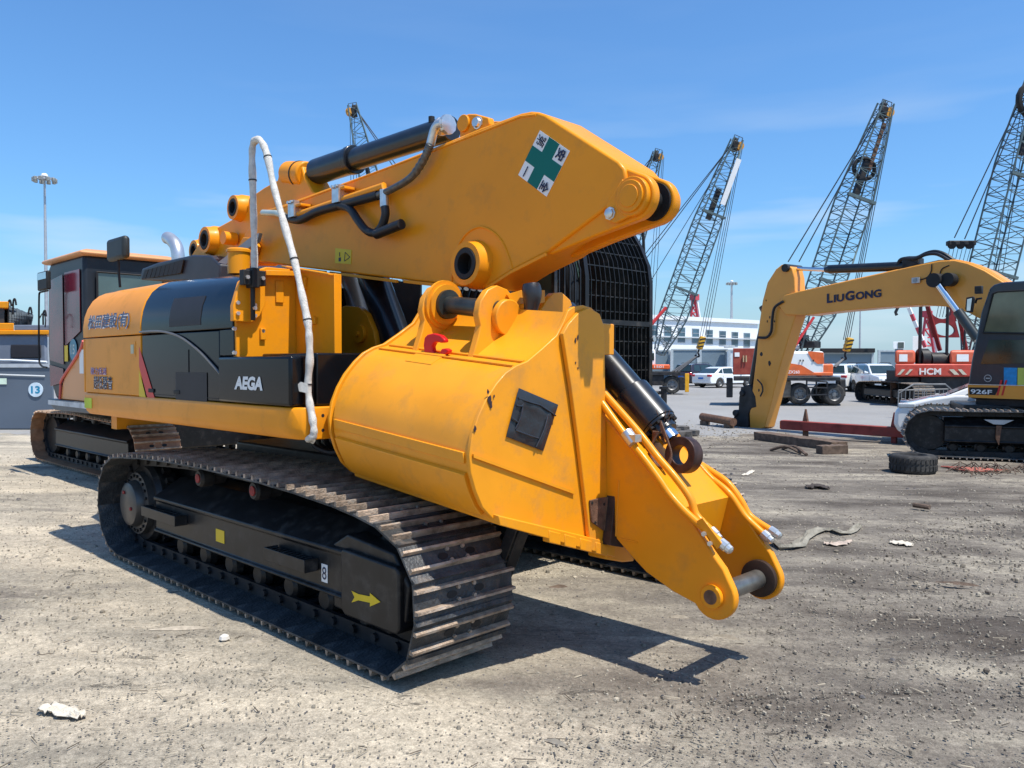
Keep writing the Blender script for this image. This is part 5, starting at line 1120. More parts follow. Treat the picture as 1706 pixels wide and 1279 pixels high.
container(1213, 1232, 68, 582, 'narrow white container end left of the rust red container', mat('white_container', (.62, .68, .70), .5, var=.05), grp=gco)
container(1368, 1455, 62, 587, 'grey cabin with a black flat roof behind the white SUVs', CONT, name='site_cabin', cat='cabin')
MBx = slab(1366, 1458, 580, 587, 61.5, 4, RUB, 'cabin_roof', bpy.data.objects['site_cabin'])
container(1462, 1520, 62, 583, 'grey fence panel run left of the red crane', CONT, name='site_hoarding', cat='hoarding', dep=.3)
ac = thing('air_conditioner', 'white air conditioner unit with dark fan grille left of the red gantry', 'air conditioner', G(1498, 46, 0)) 
slab(1488, 1507, 569, 581, 47, .5, WALL, 'casing', ac, bev=.01); slab(1496, 1506, 570, 580, 46.97, .02, mat('fan_dark', (.08, .10, .09), .6), 'fan_grille', ac, bev=0); slab(1490, 1505, 581, 650, 47.1, .3, CONT, 'stand', ac, 0)
for i, (u0, u1, v0, v1) in enumerate(((1104, 1115, 570, 578), (1206, 1224, 575, 579))):
    o = slab(u0, u1, v0, v1, 69, .8, mat('ac_grey', (.4, .42, .42), .6, var=.3, scale=6), 'rooftop_unit', None); tag(o, ['grey ventilation unit on the roof of the far left grey container', 'low grey ventilation unit above the white container end'][i], 'ventilation unit')
def mast(u, vt, D, label, hw_, name='mast_lamp', ring=True, r0=.2, vb=None):
    b = G(u, D); zt = P(u, vt, D=D).z; t = thing(name, label, 'lamp post', b)
    MB().cyl(b, b+V((0, 0, zt)), r0, 14, r2=r0*.45).build('mast', LAMP, t)
    c = b+V((0, 0, zt))
    if ring:
        q = MB(); q.lathe(c+V((0, 0, -.1)), (0, 0, 1), [(0, hw_*.18), (.02, hw_*.5), (.12, hw_*.5), (.2, hw_*.2)], 18); 
        for k in range(10): a = k*.6283; q.tube([c, c+V((math.cos(a)*hw_, math.sin(a)*hw_, .02))], .035, 6)
        q.build('lamp_ring', LAMP, t)
        for k in range(10):
            a = k*.6283; p = c+V((math.cos(a)*hw_, math.sin(a)*hw_, -.12)); d = V((math.cos(a), math.sin(a), 0)); MB().box(p, (hw_*.24, hw_*.36, .28), (d, V((-d.y, d.x, 0)), V((0, 0, 1)))).build('floodlight', mat('flood_grey', (.25, .26, .25), .5, var=.4), t, bevel=.03)
        MB().lathe(c+V((0, 0, .15)), (0, 0, 1), [(0, hw_*.32), (hw_*.14, hw_*.30), (hw_*.26, hw_*.18), (hw_*.3, .01)], 18).build('dome', mat('white_dome', (.8, .82, .84), .4), t)
    return t
mast(79, 297, 55, 'tall mast lamp with a ring of floodlights and white dome, at left', .68, r0=.15)
mast(1218, 471, 105, 'distant mast lamp above the white office building', .65, r0=.26)
mast(1432, 505, 80, 'thin grey pole behind the grey cabin, without any lamp', .5, ring=False, r0=.12)

# ---------------------------------------------------------------- lattice cranes
def head(t, tip, ax, dw, dn, s=1.0, side=1):
    q = MB(); q.box(tip+ax*.1*s, (.55*s, .5*s, .9*s), (dw, dn, ax)); q.box(tip+ax*.55*s-dw*.15*s*side, (.45*s, .4*s, .5*s), (dw, dn, ax)); hd = q.build('boom_head', DKM, t, bevel=.04)
    for k in range(4): MB().cyl(tip+ax*.25*s+dw*side*(.42+.0)*s+dn*(-.24+.16*k)*s, tip+ax*.25*s+dw*side*.42*s+dn*(-.14+.16*k)*s, .36*s, 16).build('sheave', mat('sheave_yellow', (.62, .30, .05), .5, var=.2), hd)
    q = MB()
    for a in (-.35, .1, .45): q.tube([tip+dw*a*s+ax*.4*s, tip+dw*a*s+ax*1.05*s], .03*s, 4)
    q.tube([tip-dw*.35*s+ax*1.05*s, tip+dw*.45*s+ax*1.05*s], .03*s, 4); q.build('head_rail', CAB, hd)
def hookblock(label, u, v, D, s=.75, tilt=20, grp='crane hook blocks'):
    c = P(u, v, D=D); r = vd(tilt); t = thing('hook_block', label, 'hook block', c, grp); up = (V((0, 0, 1))+RT*.3).normalized(); rr = (RT-up*RT.dot(up)).normalized(); dd = rr.cross(up)
    MB().box(c, (.42*s, .5*s, .95*s), (rr, dd, up)).build('block_body', mat('hazard_yellow', (.6, .33, .03), .5, var=.1), t, bevel=.08*s)
    q = MB()
    for k in range(3): q.box(c+up*(-.28+.28*k)*s, (.44*s, .52*s, .10*s), ((rr+up*.5).normalized(), dd, (up-rr*.5).normalized()))
    q.build('hazard_stripe', RUB, t); q = MB(); q.tube([c-up*.5*s, c-up*.75*s, c-up*.95*s+rr*.15*s, c-up*1.05*s, c-up*.95*s-rr*.16*s], .07*s, 8, smooth=4); q.build('hook', DKM, t); return c, up
gcr = 'lattice boom cranes across the yard'
RD = mat('red_strut', (.6, .05, .05), .5)
def crane(label, base, tip, D, w, nb=16, Dtip=None, pend=None, drops=(), side=1, body=None):
    t = thing('lattice_crane', label, 'crane', G(base[0], D), gcr)
    b = P(base[0], base[1], D=D); e = P(tip[0], tip[1], D=Dtip or D)
    o, ax, dw, dn = lattice(t, b, e, w, (RT+FW*.12), nb=nb, bar=max(.032, w*.033)); head(t, e-ax*.45, ax, dw, dn, w*.50, side)
    for (uv) in (pend or []): rope(t, [e+V((0, 0, .1)), P(uv[0], uv[1], D=uv[2] if len(uv) > 2 else D)], .025 if D < 45 else .03)
    for (u0, v0, u1, v1) in drops: rope(t, [P(u0, v0, D=D), P(u1, v1, D=D)], .016)
    q = MB(); q.box(b+(e-b)*.70+dn*.0, (w*.22, w*.2, (e-b).length*.14), (dw, dn, ax)); q.build('rope_guide', DKM, t)
    return t, b, e, ax, dw, dn
# crane whose boom rises above the centre-left of the boom cylinder
t1, b, e, ax, dw, dn = crane('lattice crane whose boom tip shows above the black boom cylinder, leaning left', (668, 520), (587, 176), 46, 1.15, 14, pend=[(690, 330), (700, 330)], drops=((583, 185, 588, 560), (586, 185, 596, 560), (590, 185, 604, 560)), side=-1)
def plain_base(t, u, D, m=ORG):
    F_ = Fr(G(u, D), vd(20)); fbox(F_, -2.4, 2.4, -1.3, 1.3, 1.1, 2.3, 'house', m, t, .06); fbox(F_, -2.6, 2.6, -1.6, -.9, .1, 1.0, 'track', DKM, t, .3); fbox(F_, -2.6, 2.6, .9, 1.6, .1, 1.0, 'track', DKM, t, .3)
plain_base(t1, 672, 46)
t2, b, e, ax, dw, dn = crane('lattice crane mostly hidden, its boom tip showing just right of the yellow boom', (1010, 560), (1096, 252), 52, 1.15, 14, pend=[(1010, 355), (1000, 390)], drops=((1100, 262, 1075, 560), (1104, 262, 1080, 560), (1106, 262, 1088, 560)))
plain_base(t2, 1000, 52)
# crane 3: white and orange wheeled crane at left of the yard
t3, b, e, ax, dw, dn = crane('lattice crane on a black wheeled deck with a white cab, left of the office building', (1098, 590), (1228, 232), 44.5, 1.22, 17, pend=[(1062, 450), (1030, 480)], drops=((1232, 245, 1170, 562), (1235, 245, 1174, 562), (1237, 245, 1179, 562), (1228, 245, 1166, 562)))
q = MB(); q.box(b.lerp(e, .80)-dn*.75+dw*.25, (.28, .03, 2.6), (dw, dn, ax)); q.build('name_board', WHT, t3)
rope(t3, [e, P(1083, 470, D=44.5)], .02)
q = MB(); q.tube([P(1081, 545, D=43.4), P(1110, 512, D=43.4)], .09, 6); q.build('luffing_strut', RD, t3)
F3 = Fr(G(1090, 44.6), vd(0))
def dk(u0, u1, v0, v1, D, th, m, nm, par, bev=.02, z0=None): return slab(u0, u1, v0, v1, D, th, m, nm, par, z0, bev)
dk(1040, 1134, 619, 625, 43.6, 2.5, DKM, 'deck', t3); dk(1060, 1106, 625, 642, 43.7, 2.3, DKM, 'deck_box', t3)
dk(1070, 1092, 582, 609, 43.9, 1.8, WALL, 'operator_cab', t3, .08); dk(1074, 1090, 588, 600, 43.88, .03, GLS, 'cab_window', t3, .0); dk(1075, 1116, 607, 615, 43.7, 2.2, mat('bright_orange', (.75, .12, .03), .4), 'orange_body', t3, .05)
text('1501', P(1090, 612.5, D=43.69), RT*.5, (0, 0, .12), WHT, t3, 'lettering', .01, .01)
for u in (1119, 1060, 1035): wheel(t3, P(u, 640.5, D=43.9), FW, .50, .35)
dk(1132, 1141, 628, 650, 43.7, 1.4, DKM, 'outrigger_box', t3); dk(1141, 1148, 622, 653, 43.8, .25, mat('bright_yellow_leg', (.7, .35, .02), .5), 'outrigger_leg', t3)
c, up = hookblock('yellow and black hook block hanging right of the left wheeled crane', 1168, 571, 44.0)
for k in range(3): rope(t3, [c-up*.75, P(1120+k*5, 619, D=43.7)], .06, 'sling')
# crane 4: orange wheeled crane in the middle
D4 = 33.2
t4, b, e, ax, dw, dn = crane('lattice crane on the orange and white wheeled excavator chassis, mid right', (1338, 588), (1476, 172), D4, 1.08, 18, pend=[(1313, 436), (1331, 436)], drops=((1483, 185, 1408, 566), (1485, 185, 1411, 566), (1488, 185, 1415, 566), (1480, 190, 1405, 566)))
q = MB(); c = b.lerp(e, .74); 
for k in range(20): pass
q.tube([c+dw*(.45*math.cos(a))+ax*(.42*math.sin(a)) for a in [i*math.pi/8 for i in range(17)]], .09, 8); q.build('coiled_rope_drum', RUB, t4)
q = MB(); q.box(b.lerp(e, .83)+dw*.16-dn*.1, (.14, .10, 2.0), (dw, dn, ax)); q.build('red_guide_plate', RUST, t4)
q = MB(); q.tube([P(1322, 580, D=D4-.6), P(1356, 528, D=D4-.6)], .055, 6); q.build('luffing_strut', RD, t4)
q = MB(); q.prism([P(u, v, D=D4-.7) for u, v in ((1302, 582), (1318, 582), (1313, 552))], FW*.3); q.build('gantry', MAR, t4)
hd4 = dk(1309, 1373, 585, 625, D4-1.2, 2.4, mat('crane_white', (.72, .74, .72), .4, var=.04), 'machinery_house', t4, .10)
q = MB(); DD = D4-1.215
q.prism([P(u, v, D=DD) for u, v in ((1345, 585.5), (1350, 585), (1372, 587), (1373, 606), (1362, 606), (1352, 598))], -FW*.012); q.prism([P(u, v, D=DD) for u, v in ((1297, 581), (1316, 583), (1316, 622), (1297, 623))], -FW*.012)
q.prism([P(u, v, D=DD) for u, v in ((1316, 605), (1335, 608), (1362, 624), (1316, 623))], -FW*.012); q.build('orange_panel', ORG, hd4)
dk(1296, 1312, 581, 623, D4-1.19, 2.35, ORG, 'rear_house', t4, .06); dk(1362, 1388, 606, 625, D4-1.17, 2.3, ORG, 'nose', t4, .06); dk(1290, 1388, 620, 626, D4-1.22, 2.4, ORG, 'skirt', t4, .03)
for u in (1332, 1337, 1354): slab(u, u+2.2, 599, 602, D4-1.24, .02, RUB, 'door_latch', hd4, bev=0)
text('ZX260', P(1313, 622, D=D4-1.24), RT*.45, (0, 0, .12), WHT, t4, 'lettering', .01, .01)
rc = slab(1221, 1296, 580, 624, D4-1.18, 2.35, mat('rust_red_paint', (.26, .045, .03), .6, var=.25, scale=3, dirt=(.3, .13, .06), dirtamt=.5), 'engine_house', t4, None); slab(1224, 1232, 587, 594, D4-1.2, .02, WHT, 'label', rc, bev=0)
q = MB()
for u in (1238.5, 1243): q.tube([P(u, 592, D=D4-1.23), P(u, 603, D=D4-1.23)], .03, 6)
split(q, 'door_bar', mat('pale_bar', (.5, .35, .2), .5), rc)
MB().cyl(P(1310, 576, D=D4), P(1330, 578, D=D4), .14, 14).build('silencer', LAMP, t4); q = MB(); q.box(P(1345, 574, D=D4), (.9, .6, .28)); q.box(P(1340, 566, D=D4), (.3, .3, .4)); q.build('winch', DKM, t4, bevel=.04)
dk(1222, 1400, 628, 634, D4-1.3, 2.6, DKM, 'chassis', t4); dk(1300, 1318, 634, 662, D4-1.1, 2.0, mat('muddy_steel', (.16, .13, .10), .7, var=.4, scale=6), 'axle_box', t4, .04)
q = MB(); DD = D4-1.35
for a, b2 in (((1344, 634), (1344, 658)), ((1378, 636), (1378, 658)), ((1344, 658), (1378, 657)), ((1344, 645), (1378, 646)), ((1344, 634), (1378, 636)), ((1360, 634), (1360, 658))): q.bar(P(*a, D=DD), P(*b2, D=DD), .05)
q.build('step_frame', DKM, t4)
for u, v, dd in ((1330.5, 655.5, -.9), (1387, 656.5, -.9), (1302, 655.5, .9), (1370, 655.5, .9)): wheel(t4, P(u, v, D=D4+dd), FW, .44, .42)
dk(1210, 1221, 630, 662, D4-1.0, 1.6, DKM, 'outrigger_box', t4, .03); dk(1392, 1409, 632, 660, D4-1.0, 1.6, DKM, 'outrigger_box', t4, .03); dk(1399, 1402, 634, 665, D4-1.05, .2, DKM, 'outrigger_leg', t4)
c, up = hookblock('yellow and black hook block hanging right of the orange wheeled crane', 1413, 574, D4-.2, .6, grp='crane hook blocks')
for k in range(2): rope(t4, [c-up*.6, P(1386+k*5, 612, D=D4-.6)], .045, 'sling')
# crane 5: red crawler crane at right
D5 = 34.0
t5, b, e, ax, dw, dn = crane('red crawler crane lettered HCM with its lattice boom at the right edge', (1616, 590), (1752, 60), D5, 1.25, 20, pend=[(1590, 396), (1607, 398)], drops=((1700, 190, 1652, 470), (1706, 190, 1660, 470), (1712, 190, 1668, 470)))
q = MB(); q.box(P(1601, 405, D=D5), (1.15, .3, .2), (RT, FW, V((0, 0, 1)))); sp_ = q.build('spreader_bar', DKM, t5, bevel=.04)
for u in (1586, 1600.5, 1615): MB().cyl(P(u, 408, D=D5-.15), P(u, 408, D=D5+.15), .17, 18).build('sheave', RUB, sp_)
for k in range(6): rope(t5, [P(1583+k*7, 410, D=D5), P(1560+k*5, 528, D=D5)], .012)
q = MB(); c = b.lerp(e, .80); q.tube([c+dw*(.75*math.cos(a))+ax*(.7*math.sin(a)) for a in [i*math.pi/8 for i in range(17)]], .13, 8); q.build('coiled_rope_drum', RUB, t5)
RDO = mat('faded_red_orange', (.60, .12, .06), .45, var=.15, scale=4, dirt=(.3, .12, .08), dirtamt=.5)
hs_ = dk(1491, 1640, 606, 627.5, D5-2.0, 3.0, CRED, 'counterweight', t5, .05); dk(1491, 1525, 583, 606.5, D5-1.95, 2.6, RDO, 'housing', t5, .10); dk(1582, 1640, 583, 606.5, D5-1.95, 2.6, RDO, 'housing', t5, .10)
dk(1496, 1636, 629, 647, D5-1.7, 2.6, DKM, 'turntable_skirt', t5)
MB().cyl(P(1548, 600, D=D5-1.4), P(1578, 600, D=D5-1.4), .32, 22).cyl(P(1531, 596, D=D5-1.4), P(1544, 596, D=D5-1.4), .38, 18).build('winch_drum', DKM, t5)
dk(1498, 1512, 590, 602, D5-1.97, .02, WHT, 'label', t5, 0); dk(1594, 1614, 590, 602, D5-1.97, .02, WHT, 'label', t5, 0)
text('HCM', P(1531.5, 624, D=D5-2.02), RT*.86, (0, 0, .26), mat('pale_lettering', (.7, .66, .62), .5), hs_, 'lettering', .03, .01, .0)
for pts in (((1495, 624), (1503, 615), (1508, 615), (1500, 624)), ((1508, 624), (1516, 615), (1521, 615), (1512, 624)), ((1581, 615), (1589, 615), (1598, 624), (1590, 624)), ((1596, 615), (1602, 615), (1611, 624), (1604, 624))):
    MB().prism([P(u, v+0, D=D5-2.03) for u, v in pts], FW*.01).build('hazard_stripe', mat('pale_hazard', (.55, .5, .38), .5), hs_)
q = MB(); D_ = D5-.8                                   # A frame gantry with oval openings
for A0, A1_, wd_ in (((1540, 490), (1566, 584), .14), ((1592, 500), (1610, 584), .14)): q.bar(P(*A0, D=D_), P(*A1_, D=D_), wd_)
split(q, 'gantry_leg', MAR, t5)
def ovalplate(u0, u1, v0, v1, us, ns=20):
    q = MB(); cu, cv = (u0+u1)/2+us, (v0+v1)/2; outer = []; inner = []
    for k in range(ns*2):
        a = k*math.pi/ns; ca, sa = math.cos(a), math.sin(a); s = 1/max(abs(ca), abs(sa)); uu = cu+ca*s*(u1-u0)/2; vv = cv+sa*s*(v1-v0)/2; uu += (vv-v0)*.26
        outer.append(P(uu, vv, D=D_)); inner.append(P(cu+ca*(u1-u0)*.40+(cv+sa*(v1-v0)*.40-v0)*.26, cv+sa*(v1-v0)*.40, D=D_))
    R = [outer, inner, [p+FW*.12 for p in inner], [p+FW*.12 for p in outer], outer]
    q.loft(R, caps=False); return q
ovalplate(1540, 1584, 496, 535, 0).build('gantry_plate', MAR, t5); ovalplate(1548, 1592, 535, 562, 0).build('gantry_plate', MAR, t5)
q = MB(); q.tube([P(1534, 505, D=D5-1.6), P(1532, 605, D=D5-1.6)], .07, 8); q.tube([P(1579, 505, D=D5-1.6), P(1577, 600, D=D5-1.6)], .06, 8); q.tube([P(1608, 545, D=D5-1.6), P(1603, 630, D=D5-1.6)], .04, 8); split(q, 'back_stay', DKM, t5)
MB().bx(0, 1, 0, 1, 0, 1).bm.free()
F5 = Fr(G(1560, D5-.3), vd(90)); 
for s, y0 in ((-1, -2.3), (1, 1.5)): undercarriage(t5, F5.M() @ Matrix.Translation((0, y0 if s > 0 else y0, 0)), .8, -2.4, 2.2, .42, .42, [(1, .92), (0, .93), (-1, .93)], False, False, side=1)
fbox(F5, -1.5, 1.5, -1.4, 1.4, .5, 1.4, 'car_body', DKM, t5)
# far port cranes
def portcrane(u, v0, v1, D, label, s=1.0, m=RED):
    t = thing('port_crane', label, 'crane', G(u, D), 'distant red and white port cranes'); q = MB(); a = P(u, v0, D=D)
    for du in (-7, 7):
        for dd in (0, 3): q.bar(P(u-1+du*.25, v0+5, D=D+dd), P(u+du*s, v1, D=D+dd), .35)
    for k in range(4): v = v0+(v1-v0)*(k+1)/5; w = (7*s)*(k+1)/5; q.bar(P(u-w, v, D=D), P(u+w, v, D=D), .22); q.bar(P(u-w, v, D=D), P(u+w*1.2, v+(v1-v0)/5, D=D), .2)
    q.build('tower', m, t); MB().box(P(u, v0+3, D=D), (1.3, 1.3, 1.1)).build('top_house', m, t); MB().bar(P(u+4, v0+8, D=D), P(u+10*s, v1-2, D=D), .35).build('white_leg', WHT, t)
PR = mat('port_red', (.55, .07, .09), .5, var=.1)
portcrane(1157, 492, 540, 150, 'distant red and white port crane above the white office building', 1.0, PR)
portcrane(1545, 520, 590, 140, 'distant red port crane framed by the maroon gantry', 1.6, PR)
pc = thing('port_crane', 'distant red and white striped jib left of the maroon gantry', 'crane', G(1527, 130), 'distant red and white port cranes')
for k in range(6): a = (1514+k*4.6, 512+k*11); b_ = (1514+(k+1)*4.6, 512+(k+1)*11); MB().bar(P(*a, D=130), P(*b_, D=130), .5).build('jib_section', PR if k % 2 else WHT, pc)
dk(1520, 1545, 560, 600, 131, 4, WHT, 'base', pc)
hk2 = thing('crane_hook', 'small dark hook hanging on a wire beneath the lettered yellow boom', 'hook', P(1494, 523, D=60)); MB().tube([P(1497, 470, D=60), P(1496, 512, D=60), P(1492, 520, D=60), P(1494, 525, D=60)], .12, 6).build('hook', DKM, hk2)

# ================================================================ EXCAVATOR AT RIGHT (lettered boom)
E6 = thing('crawler_excavator', 'yellow excavator at right with a lettered boom and its arm tip resting on the ground', 'excavator', G(1700, 15.5))
ud = (RT*(-.565)+FW*.825).normalized(); un = V((ud.y, -ud.x, 0)); un = un if un.dot(FW) > 0 else -un   # away from camera
B0 = G(1706, 16.0); 
D_pl = (G(1650, 16.3), un)
def U(u, v): return P(u, v, pl=D_pl)
boomU = [(1283, 452), (1305, 480), (1345, 476), (1420, 458), (1500, 440), (1560, 434), (1600, 437), (1640, 452), (1672, 470), (1720, 500), (1720, 590), (1665, 556), (1640, 533), (1612, 520), (1575, 511), (1535, 508), (1480, 512), (1400, 520), (1318, 526), (1297, 510)]
bU = MB().prism([U(u, v) for u, v in [(1304, 492), (1335, 484), (1400, 470), (1480, 452), (1530, 441), (1566, 434), (1590, 433), (1612, 438), (1640, 450), (1672, 470), (1730, 505), (1740, 600), (1672, 562), (1640, 535), (1612, 520), (1575, 510), (1535, 508), (1480, 511), (1400, 518), (1340, 525), (1308, 524), (1296, 508)]], un*.55).build('boom', mat('excavator_ochre', (.74, .31, .045), .38, coat=.3, var=.06, scale=1.5), E6, bevel=.02)
OCH = MATS['excavator_ochre']
a, b2, c = U(1378, 505), U(1469, 494.5), U(1378, 488.5); un_ = -un*.004
lw = b2-a; hh = (c-a).z*.95
for ch, s0, s1, hs in (('L', 0, .115, 1), ('IU', .135, .33, .80), ('G', .35, .52, 1), ('ONG', .54, 1, .80)): text(ch, a+un_+lw*s0, lw*(s1-s0), V((0, 0, hh*hs)), INK, bU, 'lettering', .04, .012)
# arm
armP = [(1300, 440), (1309, 440), (1317, 446), (1321, 462), (1322, 482), (1326, 500), (1323, 526), (1312, 560), (1297, 610), (1283, 668), (1271, 712), (1262, 716), (1247, 715), (1246, 690), (1252, 640), (1258, 590), (1262, 540), (1268, 500), (1276, 470), (1290, 448)]
aU = MB().prism([U(u, v)-un*.0+un*.06 for u, v in armP], un*.42).build('arm', OCH, E6, bevel=.02)
q = MB(); rnd = random.Random(31)
for u, v, r_ in ((1280, 528, .03), (1276, 535, .025), (1266, 590, .05), (1280, 605, .05), (1274, 500, .02), (1262, 650, .03), (1288, 535, .025), (1300, 508, .09)):
    c = U(u, v)+un*.057; q.prism([c+ud*math.cos(k*.785)*r_*rnd.uniform(.5, 1.1)+V((0, 0, math.sin(k*.785)*r_*rnd.uniform(.7, 1.6))) for k in range(8)], -un*.004)
q.build('grease_stain', DKM, aU)
q = MB(); q.tube([U(u, v)-un*.03 for u, v in ((1306, 502), (1292, 512), (1288, 530), (1286, 552), (1278, 562), (1264, 562))], .035, 8, smooth=5); q.tube([U(u, v)-un*.03 for u, v in ((1263, 632), (1270, 640), (1272, 650), (1268, 660))], .02, 6, smooth=5); q.build('hydraulic_hose', HOSE, aU)
q = MB(); q.tube([U(1268, 520)+un*.2-ud*0, U(1256, 570)+un*.2, U(1244, 640)+un*.2], .085, 12).tube([U(1262, 510)+un*.2, U(1268, 522)+un*.2], .10, 10); q.build('bucket_cylinder', CYL, E6)
MB().cyl(U(1244, 638)+un*.2, U(1240, 650)+un*.2, .05, 12).build('cylinder_rod', CHR, E6)
q = MB(); q.prism([U(u, v)+un*.05 for u, v in ((1232, 645), (1246, 640), (1256, 660), (1258, 678), (1250, 680), (1244, 690), (1244, 716), (1221, 716), (1220, 694), (1228, 684), (1229, 662))], un*.4); q.cyl(U(1224, 688)-un*.0, U(1224, 688)+un*.5, .09, 14).cyl(U(1235, 655)-un*.0, U(1235, 655)+un*.5, .08, 14); q.build('bucket_linkage', DKM, E6, bevel=.02)
MB().cyl(U(1308, 446)-un*.02, U(1308, 446)+un*.6, .10, 18).build('arm_pin', DKM, aU)
# arm cylinder along the top, hose loop
a, b2, c, d = U(1318, 446), U(1364, 448), U(1372, 447), U(1514, 441)
uc = MB(); cyo = uc.cyl(c+un*.27, d+un*.27, .105, 20).cyl(b2+un*.27, c+un*.27, .07, 16, r2=.105).build('arm_cylinder', CYL, E6); MB().cyl(a+un*.27, b2+un*.27, .05, 14).build('piston_rod', CHR, cyo)
q = MB(); q.box(U(1510, 438)+un*.27, (.35, .35, .25)); q.prism([U(u, v)+un*.1 for u, v in ((1498, 450), (1512, 432), (1530, 440), (1540, 443))], un*.3); split(q, 'cylinder_mount', DKM, bU, bevel=.02)
q = MB(); q.tube([U(u, v)+un*.2 for u, v in ((1488, 440), (1492, 432), (1504, 429), (1520, 428), (1535, 421), (1550, 418), (1565, 422), (1580, 432))], .045, 8, smooth=5); q.tube([U(u, v)+un*.1 for u, v in ((1500, 430), (1520, 430), (1540, 423), (1558, 423), (1578, 434))], .035, 8, smooth=5); q.build('hydraulic_hose', HOSE, bU)
q = MB()
for off in (0, .12): q.tube([U(u, v-4)+un*(.1+off) for u, v in ((1316, 494), (1400, 474), (1480, 456), (1560, 438), (1590, 437), (1612, 442), (1640, 454), (1672, 474))], .022, 6)
q.build('boom_pipe', OCH, bU)
a, b2, c = U(1568, 468)-un*.25, U(1606, 519)-un*.25, U(1640, 566)-un*.25
q = MB(); q.cyl(b2, c, .10, 16); bc = split(q, 'boom_cylinder', mat('cyl_dark', (.03, .04, .045), .35, coat=.3), E6); MB().cyl(a, b2, .068, 16).build('piston_rod', CHR, bc)
MB().cyl(a+un*.3, a-un*.08, .15, 18).build('rod_end', RUB, bc); MB().cyl(a+un*.2+ud*-.25, a-un*.0+ud*-.25, .14, 18).build('boom_pin', RUB, bU)
c = U(1528, 467)-un*.05; MB().cyl(c+un*.05, c-un*.03, .05, 10).box(c, (.16, .06, .12), (ud, un, V((0, 0, 1)))).build('work_light', LAMP, bU)
q = MB(); q.tube([U(u, v)-un*.02 for u, v in ((1531, 467), (1545, 462), (1552, 452), (1553, 440))], .012, 6, smooth=4); q.tube([U(u, v)-un*.02 for u, v in ((1566, 460), (1570, 448), (1582, 442))], .012, 6, smooth=4); q.build('cable', RUB, bU)
# cab
cp0 = G(1640, 14.6); CP = (cp0, un)
def K(u, v): return P(u, v, pl=CP)
cabU = MB().prism([K(u, v) for u, v in ((1655, 474), (1648, 480), (1634, 520), (1618, 600), (1612, 640), (1612, 660), (1618, 664), (1790, 668), (1790, 462), (1668, 470))], un*1.2).build('cab', mat('cab_navy', (.022, .032, .045), .3, coat=.4, var=.1), E6, bevel=.04, seg=3)
q = MB(); q.prism([K(u, v)-un*.004 for u, v in ((1655, 490), (1662, 487), (1790, 480), (1790, 555), (1639, 553))], -un*.01); q.build('cab_window', mat('tea_glass', (.10, .105, .06), .06, coat=1, var=.6, scale=1.5), cabU)
q = MB(); q.prism([K(u, v)-un*.004 for u, v in ((1649, 566), (1790, 566), (1790, 604), (1634, 606))], -un*.01); q.build('lower_cab_window', mat('dark_tea_glass', (.02, .045, .04), .06, coat=1, var=.7, scale=2), cabU)
for k, (u, v) in enumerate(((1650, 480), (1648, 553))): pass
q = MB(); q.tube([K(u, v)-un*.02 for u, v in ((1655, 489), (1663, 486), (1790, 479))], .018, 6); q.tube([K(u, v)-un*.02 for u, v in ((1655, 489), (1639, 554), (1790, 557))], .02, 6); q.build('window_seal', RUB, cabU)
q = MB(); q.prism([K(u, v)-un*.005 for u, v in ((1613, 641), (1790, 645), (1790, 668), (1614, 662))], -un*.012); st_ = q.build('lower_stripe', OCH, cabU)
q = MB(); q.prism([K(u, v)-un*.019 for u, v in ((1615.5, 645), (1666, 645.5), (1659, 658), (1616, 657))], -un*.004); np_ = q.build('name_panel', RUB, st_)
a = K(1618.5, 655.5)-un*.025; b2 = K(1654, 657)-un*.025; text('926F', a, b2-a, (0, 0, K(1618, 648).z-a.z), WHT, np_, 'lettering', .02, .004)
for u0 in (1661, 1669): MB().prism([K(u, v)-un*.018 for u, v in ((u0, 658.5), (u0+3, 658.5), (u0+10, 633), (u0+7, 633))], -un*.006).build('red_stripe', REDS, cabU)
q = MB(); q.tube([K(1612, 640)-un*.02, K(1790, 644)-un*.02], .008, 4); q.build('trim_line', ZNC, cabU)
MB().prism([K(u, v)-un*.005 for u, v in ((1673, 612), (1695, 612.5), (1694, 643), (1673, 642.5))], -un*.008).build('blue_notice', mat('notice_blue', (.02, .25, .55), .45, var=.15, scale=20), cabU)
MB().prism([K(u, v)-un*.005 for u, v in ((1696, 612.5), (1760, 613), (1760, 644), (1695.5, 643.5))], -un*.008).build('yellow_notice', mat('notice_lime', (.5, .55, .10), .45, var=.1), cabU)
c = K(1646, 630)-un*.005; q = MB(); q.ring(c, un, .065, .055, .012); q.box(c, (.07, .012, .02), (ud, un, V((0, 0, 1)))); q.build('emblem', LAMP, cabU)
q = MB(); q.tube([K(u, v)-un*.05 for u, v in ((1638, 497), (1630, 498), (1627, 505))], .02, 6); q.build('mirror_bracket', RUB, cabU)
a, b2 = K(1616, 521)-un*.12, K(1628, 494)-un*.12; mrr = MB().prism([K(u, v)-un*.12 for u, v in ((1617, 496), (1629, 494), (1631, 498), (1627, 521), (1618, 521), (1615, 515))], -un*.04).build('mirror', RUB, cabU, bevel=.01)
MB().prism([K(u, v)-un*.162 for u, v in ((1619, 499), (1627, 497), (1624, 518), (1618, 518))], -un*.004).build('mirror_glass', mat('mirror_glass', (.5, .55, .6), .05, metal=1), mrr)
q = MB(); q.box(K(1633, 483)-un*.05, (.12, .1, .14)); q.build('work_light', DKM, cabU, bevel=.01)
